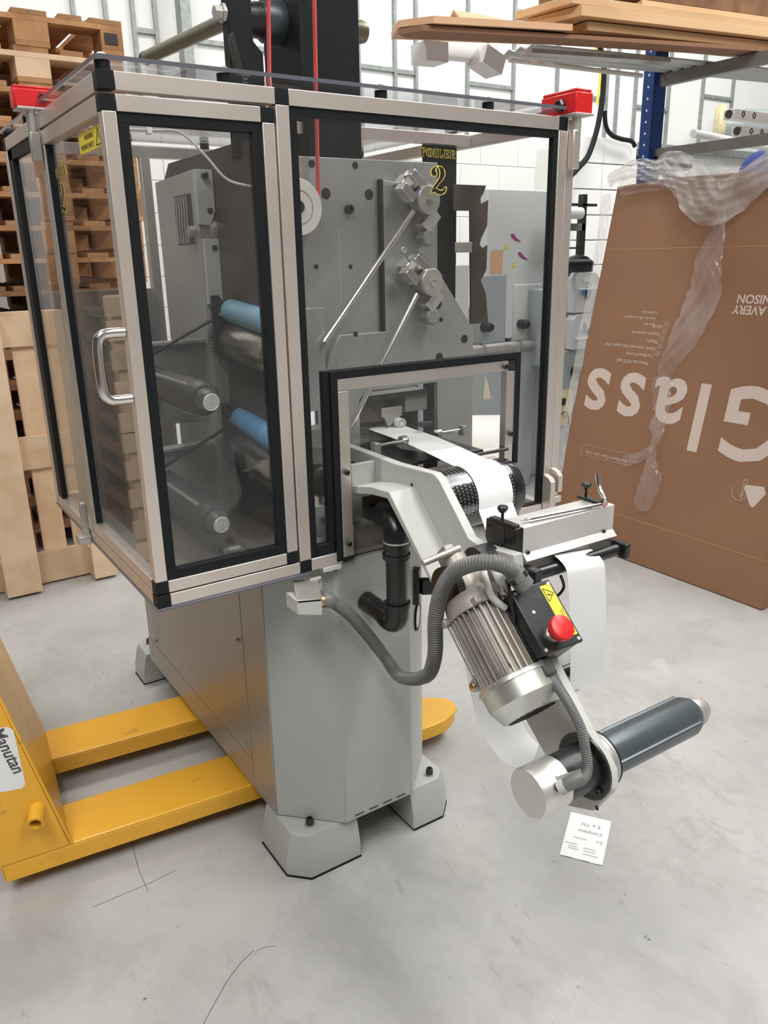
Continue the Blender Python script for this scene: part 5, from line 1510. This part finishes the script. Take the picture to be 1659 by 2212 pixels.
# white packing angles
o_ = MB().prism([(1.16, 2.070), (1.22, 2.070), (1.22, 2.0735), (1.1635, 2.0735), (1.1635, 2.125), (1.16, 2.125)], 'x', 1.50, 1.80, lambda p: p + Vector((0, 0, (p.x - 1.5) * .03))).build('packing_angle', M['paper'], None, .001)
tag(o_, 'short white card angle hanging out below the folded cardboard', 'packing')
def corner(x, z, label, r=0.0):
    T = lambda p: Vector((x + p.x * math.cos(r) - p.z * math.sin(r), 1.10 + p.y, z + p.x * math.sin(r) + p.z * math.cos(r)))
    mb = MB()
    mb.box((0, 0, 0), (.095, .003, .062), T); mb.box((0, .003, 0), (.003, .09, .062), T); mb.box((.003, .003, 0), (.095, .09, .003), T)
    bmesh.ops.remove_doubles(mb.bm, verts=mb.bm.verts, dist=.0001)
    return tag(mb.build('packing_corner', M['paper'], None, .0), label, 'packing')
corner(1.43, 2.035, 'white packing corner at the left tip of the white angle', .03)
corner(1.68, 2.055, 'tilted white packing corner in the middle of the white angle', -.35)
slab([(1.84, 1.02, 2.085), (2.6, 1.02, 2.130), (2.6, 1.08, 2.130), (1.84, 1.08, 2.085)], .014, 'grey_board', 'grey-brown board strip under the cardboard, right of the white packing corners', 'board', 'dullalu')
# cloudy corrugated sheets lying on the rack
tc_ = mat('cloudy_plastic_sheet', (0.50, 0.52, 0.52), 0.3, 0, .05, 3)
def corrug(x0, x1, y0, y1, z0, label, lean_=0.0):
    cr = MB(); rows = []
    n = int((y1 - y0) / .009)
    for i in range(n + 1):
        y = y0 + (y1 - y0) * i / n
        z = z0 + .006 * math.sin(i * .9) + lean_ * (y - y0)
        rows.append([cr.bm.verts.new((x0, y, z)), cr.bm.verts.new((3.0, y, z + .045)), cr.bm.verts.new((x1, y, z + .12))])
    for a, b in zip(rows, rows[1:]):
        for j in range(2): cr.bm.faces.new((a[j], a[j + 1], b[j + 1], b[j]))
    ext = bmesh.ops.extrude_face_region(cr.bm, geom=cr.bm.faces[:])
    for v in ext['geom']:
        if isinstance(v, bmesh.types.BMVert): v.co.z -= .003
    return tag(cr.build('corrugated_sheet', tc_), label, 'plastic sheet')
corrug(1.95, 5.2, 1.125, 1.39, 2.143, 'cloudy corrugated plastic sheet on the rack beneath the timber', .03)
o_ = MB().tube([(1.80, 1.095, 2.072), (2.70, 1.25, 2.128)], .009, 14).build('white_tube', M['ceramic'])
tag(o_, 'thin off-white tube resting under the cardboard on the rack', 'tube')
# things on the lower rack level, far right
o_ = MB().tube([(3.75, 1.75, 2.02), (5.4, 1.95, 1.99)], .022, 16).build('white_tube', M['paper'])
tag(o_, 'white plastic tube behind the lower rack brace at far right', 'tube')
for k, (x, y, z) in enumerate(((3.89, 1.60, 2.085), (3.98, 1.60, 2.005))):
    r_ = thing('tube_carton', ['upper slim printed carton jutting over the rack brace', 'lower slim printed carton jutting over the rack brace'][k], 'carton', (x, y, z), 'slim cartons on the rack')
    MB().box((x, y, z), (x + 1.2, y + .07, z + .050)).build('carton', M['ceramic'], r_, .002)
    MB().lathe((x - .001, y + .035, z + .027), (x - .004, y + .035, z + .027), [(0, .022), (1, .022)], 16).build('open_end', M['bolt'], r_)
    for q in (.06, .16, .42):
        MB().ring((x + q + .02, y - .0005, z + .028), (x + q + .02, y - .002, z + .028), .018, .011, 4).build('printed_mark', M['bolt'], r_)
# duct with foam collar at the wall
dt_ = thing('air_duct', 'pale blue-grey round duct coming through the back wall', 'duct', (7.5, 4.4, 2.65))
MB().lathe((7.55, 4.34, 2.63), (8.3, 3.4, 2.56), [(0, .155), (.2, .155), (.21, .16), (.22, .155), (.42, .155), (.43, .16), (.44, .155), (.64, .155), (.65, .16), (.66, .155), (1, .155)], 32).build('duct_pipe', M['duct'], dt_)
MB().lathe((7.53, 4.36, 2.63), (7.60, 4.27, 2.625), [(0, .175), (.3, .205), (.8, .195), (1, .16)], 18).build('foam_collar', M['foam'], dt_)
o_ = MB().sphere((4.86, 2.0, 1.86), .17, 20, (1.3, .8, .95)).build('blue_bag', M['bluecloth'])
tag(o_, 'dark blue cloth bundle behind the film at the right edge', 'bag')
o_ = MB().tube(spline([(6.3, 4.50, 2.33), (6.6, 4.49, 2.29), (6.9, 4.50, 2.30), (7.1, 4.49, 2.26), (7.4, 4.50, 2.25)], 6), .022, 8).build('cable_bundle', M['black'])
tag(o_, 'dark cable bundle running along the wall rail behind the rack', 'cable')
o_ = MB().tube(spline([(5.20, 3.93, 3.9), (5.26, 3.93, 3.2), (5.37, 3.93, 2.88), (5.355, 3.93, 2.52), (5.255, 3.93, 2.222), (5.12, 3.93, 2.09), (5.0, 3.93, 2.0)], 8), .024, 10).build('black_cable', M['black'])
tag(o_, 'thick black cable dropping down the wall behind the red switch', 'cable')
o_ = MB().tube(spline([(5.41, 3.93, 2.56), (5.44, 3.93, 2.44), (5.52, 3.93, 2.375), (5.65, 3.93, 2.35), (5.78, 3.93, 2.34), (5.83, 3.93, 2.30)], 8), .020, 10).build('black_cable', M['black'])
tag(o_, 'black cable curving right over the white block pier', 'cable')
o_ = MB().tube(spline([(5.14, 3.93, 3.9), (5.20, 3.93, 3.2), (5.325, 3.93, 2.88), (5.31, 3.93, 2.6)], 8), .010, 8).build('yellow_cable', M['label'])
tag(o_, 'thin yellow cable beside the thick black one on the wall', 'cable')

# ---------------------------------------------------------------- label press behind the guard
ps = thing('label_press', 'grey label printing press standing behind the foiling machine', 'machine', (3.0, 2.3, 0))
box('press_body', (2.75, 2.35, 0), (4.3, 2.95, 1.10), M['press'], ps, .01)
box('side_cover', (3.02, 2.12, .75), (3.32, 2.36, 1.20), M['press'], ps, .01)
def rcover(z0, z1, ztop):
    f = MB().prism([(3.135, z0), (3.30, z0), (3.33, z0 + .03), (3.33, z1 - .03), (3.30, z1), (3.155, z1), (3.13, z1 - .03)], 'y', 1.985, 2.05).build('lever_cover', M['presslite'], ps, .006)
    zc = z0 + .09 if not ztop else z1 - .1
    MB().box((3.215, 1.975, zc - .05 if ztop else zc), (3.235, 1.984, zc + .0 if ztop else zc + .06)).build('lever_slot', M['bolt'], f, .003)
    zz = (z0 + z1) / 2 + (.0 if ztop else .0)
    MB().prism([(3.18, zz - .005), (3.195, zz + .02), (3.225, zz + .030), (3.255, zz + .02), (3.27, zz - .005), (3.25, zz - .018), (3.225, zz - .008), (3.20, zz - .018)], 'y', 1.982, 1.9845).build('blue_badge', M['blue'], f, .001)
    zl = z1 - .095 if ztop else z0 + .06
    MB().box((3.15, 1.965, zl), (3.31, 1.985, zl + .008)).build('cover_lip', M['paper'], f, .002)
    return f
f1 = rcover(1.065, 1.290, True)
MB().box((3.20, 1.983, 1.235), (3.26, 1.9845, 1.272)).build('paper_tag', M['paper'], f1, 0)
rcover(.855, 1.058, False)
MB().lathe((3.0, 2.0, 1.335), (3.27, 2.0, 1.335), [(0, .028), (.93, .028), (.95, .020), (1, .020)], 20).build('guide_roller', M['black'], ps)
MB().lathe((3.26, 2.15, 1.30), (3.26, 2.05, 1.30), [(0, .08), (.5, .09), (1, .08)], 26).build('hand_wheel', M['bolt'], ps)
box('press_post', (3.30, 2.12, .9), (3.335, 2.16, 1.72), M['bolt'], ps, .002)
box('press_post', (2.62, 2.5, .0), (2.67, 2.55, 1.70), M['bolt'], ps, .002)
box('cross_bar', (3.08, 2.12, 1.655), (3.42, 2.15, 1.67), M['bolt'], ps, .002)
box('cross_bar', (3.08, 2.12, 1.42), (3.30, 2.13, 1.43), M['bolt'], ps, .001)
box('cross_bar', (3.08, 2.12, 1.52), (3.33, 2.15, 1.56), M['rackgrey'], ps, .002)
MB().lathe((3.08, 2.1, 1.615), (3.27, 2.1, 1.615), [(0, .032), (.97, .032), (.98, .025), (1, .025)], 22).build('paper_core', M['paper'], ps)
cp = box('press_panel', (3.0, 2.02, .30), (3.30, 2.06, .85), M['press'], ps, .008)
for x, z, r in ((3.20, .72, .035), (3.235, .685, .025)):
    MB().lathe((x, 2.02, z), (x, 1.985, z), [(0, r), (.7, r), (1, r * .7)], 22).build('hand_knob', M['plastic'], cp)
box('switch_recess', (3.06, 2.015, .40), (3.19, 2.0195, .62), M['foam'], cp, .004)
box('switch', (3.10, 2.005, .53), (3.125, 2.015, .57), M['ink'], cp, .002)
MB().tube(spline([(3.08, 2.01, .47), (3.12, 2.0, .49), (3.15, 2.0, .44), (3.16, 2.01, .41)], 6), .004, 6).build('loose_wire', M['ink'], cp)
cbn = box('press_cabinet', (2.70, 2.262, .92), (3.16, 2.345, 1.745), M['presslite'], ps, .006)
for x, z in ((2.875, 1.505), (2.935, 1.405)):
    MB().poly([(x, 2.2612, z), (x + .02, 2.2612, z + .005), (x + .045, 2.2612, z - .018), (x + .085, 2.2612, z - .043), (x + .04, 2.2612, z - .035), (x + .01, 2.2612, z - .018),
               (x, 2.2600, z), (x + .02, 2.2600, z + .005), (x + .045, 2.2600, z - .018), (x + .085, 2.2600, z - .043), (x + .04, 2.2600, z - .035), (x + .01, 2.2600, z - .018)],
              [(0, 1, 2, 3, 4, 5), (11, 10, 9, 8, 7, 6)] + [(k, 6 + k, 6 + (k + 1) % 6, (k + 1) % 6) for k in range(6)]).build('purple_mark', M['purple'], cbn)
for x, z in ((2.825, 1.425), (2.885, 1.325)):
    MB().prism([(x, z), (x + .035, z), (x + .0175, z + .03)], 'y', 2.2600, 2.2612).build('hazard_mark', M['label'], cbn)
MB().box((2.73, 2.2600, 1.16), (2.82, 2.2612, 1.42)).build('paper_sheet', M['cardlite'], cbn, 0)
for k in range(3):
    f = MB().box((2.35 + k * .28, 2.25, .9), (2.57 + k * .28, 2.31, 1.35 - .06 * k)).build('press_station', M['presslite'] if k != 1 else M['press'], ps, .01)
    MB().lathe((2.40 + k * .28, 2.25, 1.0), (2.40 + k * .28, 2.18, 1.0), [(0, .028), (.7, .028), (1, .02)], 18).build('hand_knob', M['plastic'], f)
    MB().cyl((2.36 + k * .28, 2.2, .88), (2.6 + k * .28, 2.2, .88), .03).build('guide_roller', M['dullalu'], f)
box('press_bed', (2.2, 2.2, 0), (3.05, 2.75, .90), M['press'], ps, .01)
rl = thing('paper_reel', 'large white paper reel leaning beside the label press', 'paper reel', (3.0, 1.9, 0))
MB().lathe((2.28, 1.90, .29), (2.45, 1.78, .29), [(0, .285), (.02, .29), (.98, .29), (1, .285)], 48).build('wound_paper', M['cream'], rl)
MB().lathe((2.45, 1.78, .29), (2.456, 1.776, .29), [(0, .29), (1, .286)], 48).build('reel_face', M['paper'], rl)
# covered bench seen through the right pane
bn = thing('work_bench', 'pale covered work bench behind the guard, seen through the front pane', 'bench', (1.9, 2.6, 0))
box('bench_top', (1.35, 2.3, .80), (2.15, 2.9, .84), M['press'], bn, .004)
for x in (1.38, 2.08):
    for y in (2.33, 2.82): box('bench_leg', (x, y, 0), (x + .05, y + .05, .80), M['press'], bn, .002)
bx_ = box('grey_case', (1.45, 2.4, .84), (1.95, 2.8, 1.30), M['ceramic'], None, .01)
tag(bx_, 'cream cabinet standing on the bench behind the guard', 'cabinet')
# hairline cracks in the floor paint
FL = bpy.data.objects['floor']
for pts_ in ([(.1343, -.114), (.1139, -.1044), (.0959, -.1037), (.0895, -.1107), (.0902, -.0998), (.055, -.1125), (.0134, -.1381), (-.0244, -.17), (-.0605, -.2011), (-.10, -.24)],
             [(-.0154, .4562), (-.0409, .2735), (-.0432, .1947)], [(-.1637, .2184), (-.025, .2173), (.0333, .2225)]):
    MB().tube([(a_, b_, .0) for a_, b_ in pts_], .0006, 5).build('hairline_crack', M['bolt'], FL)
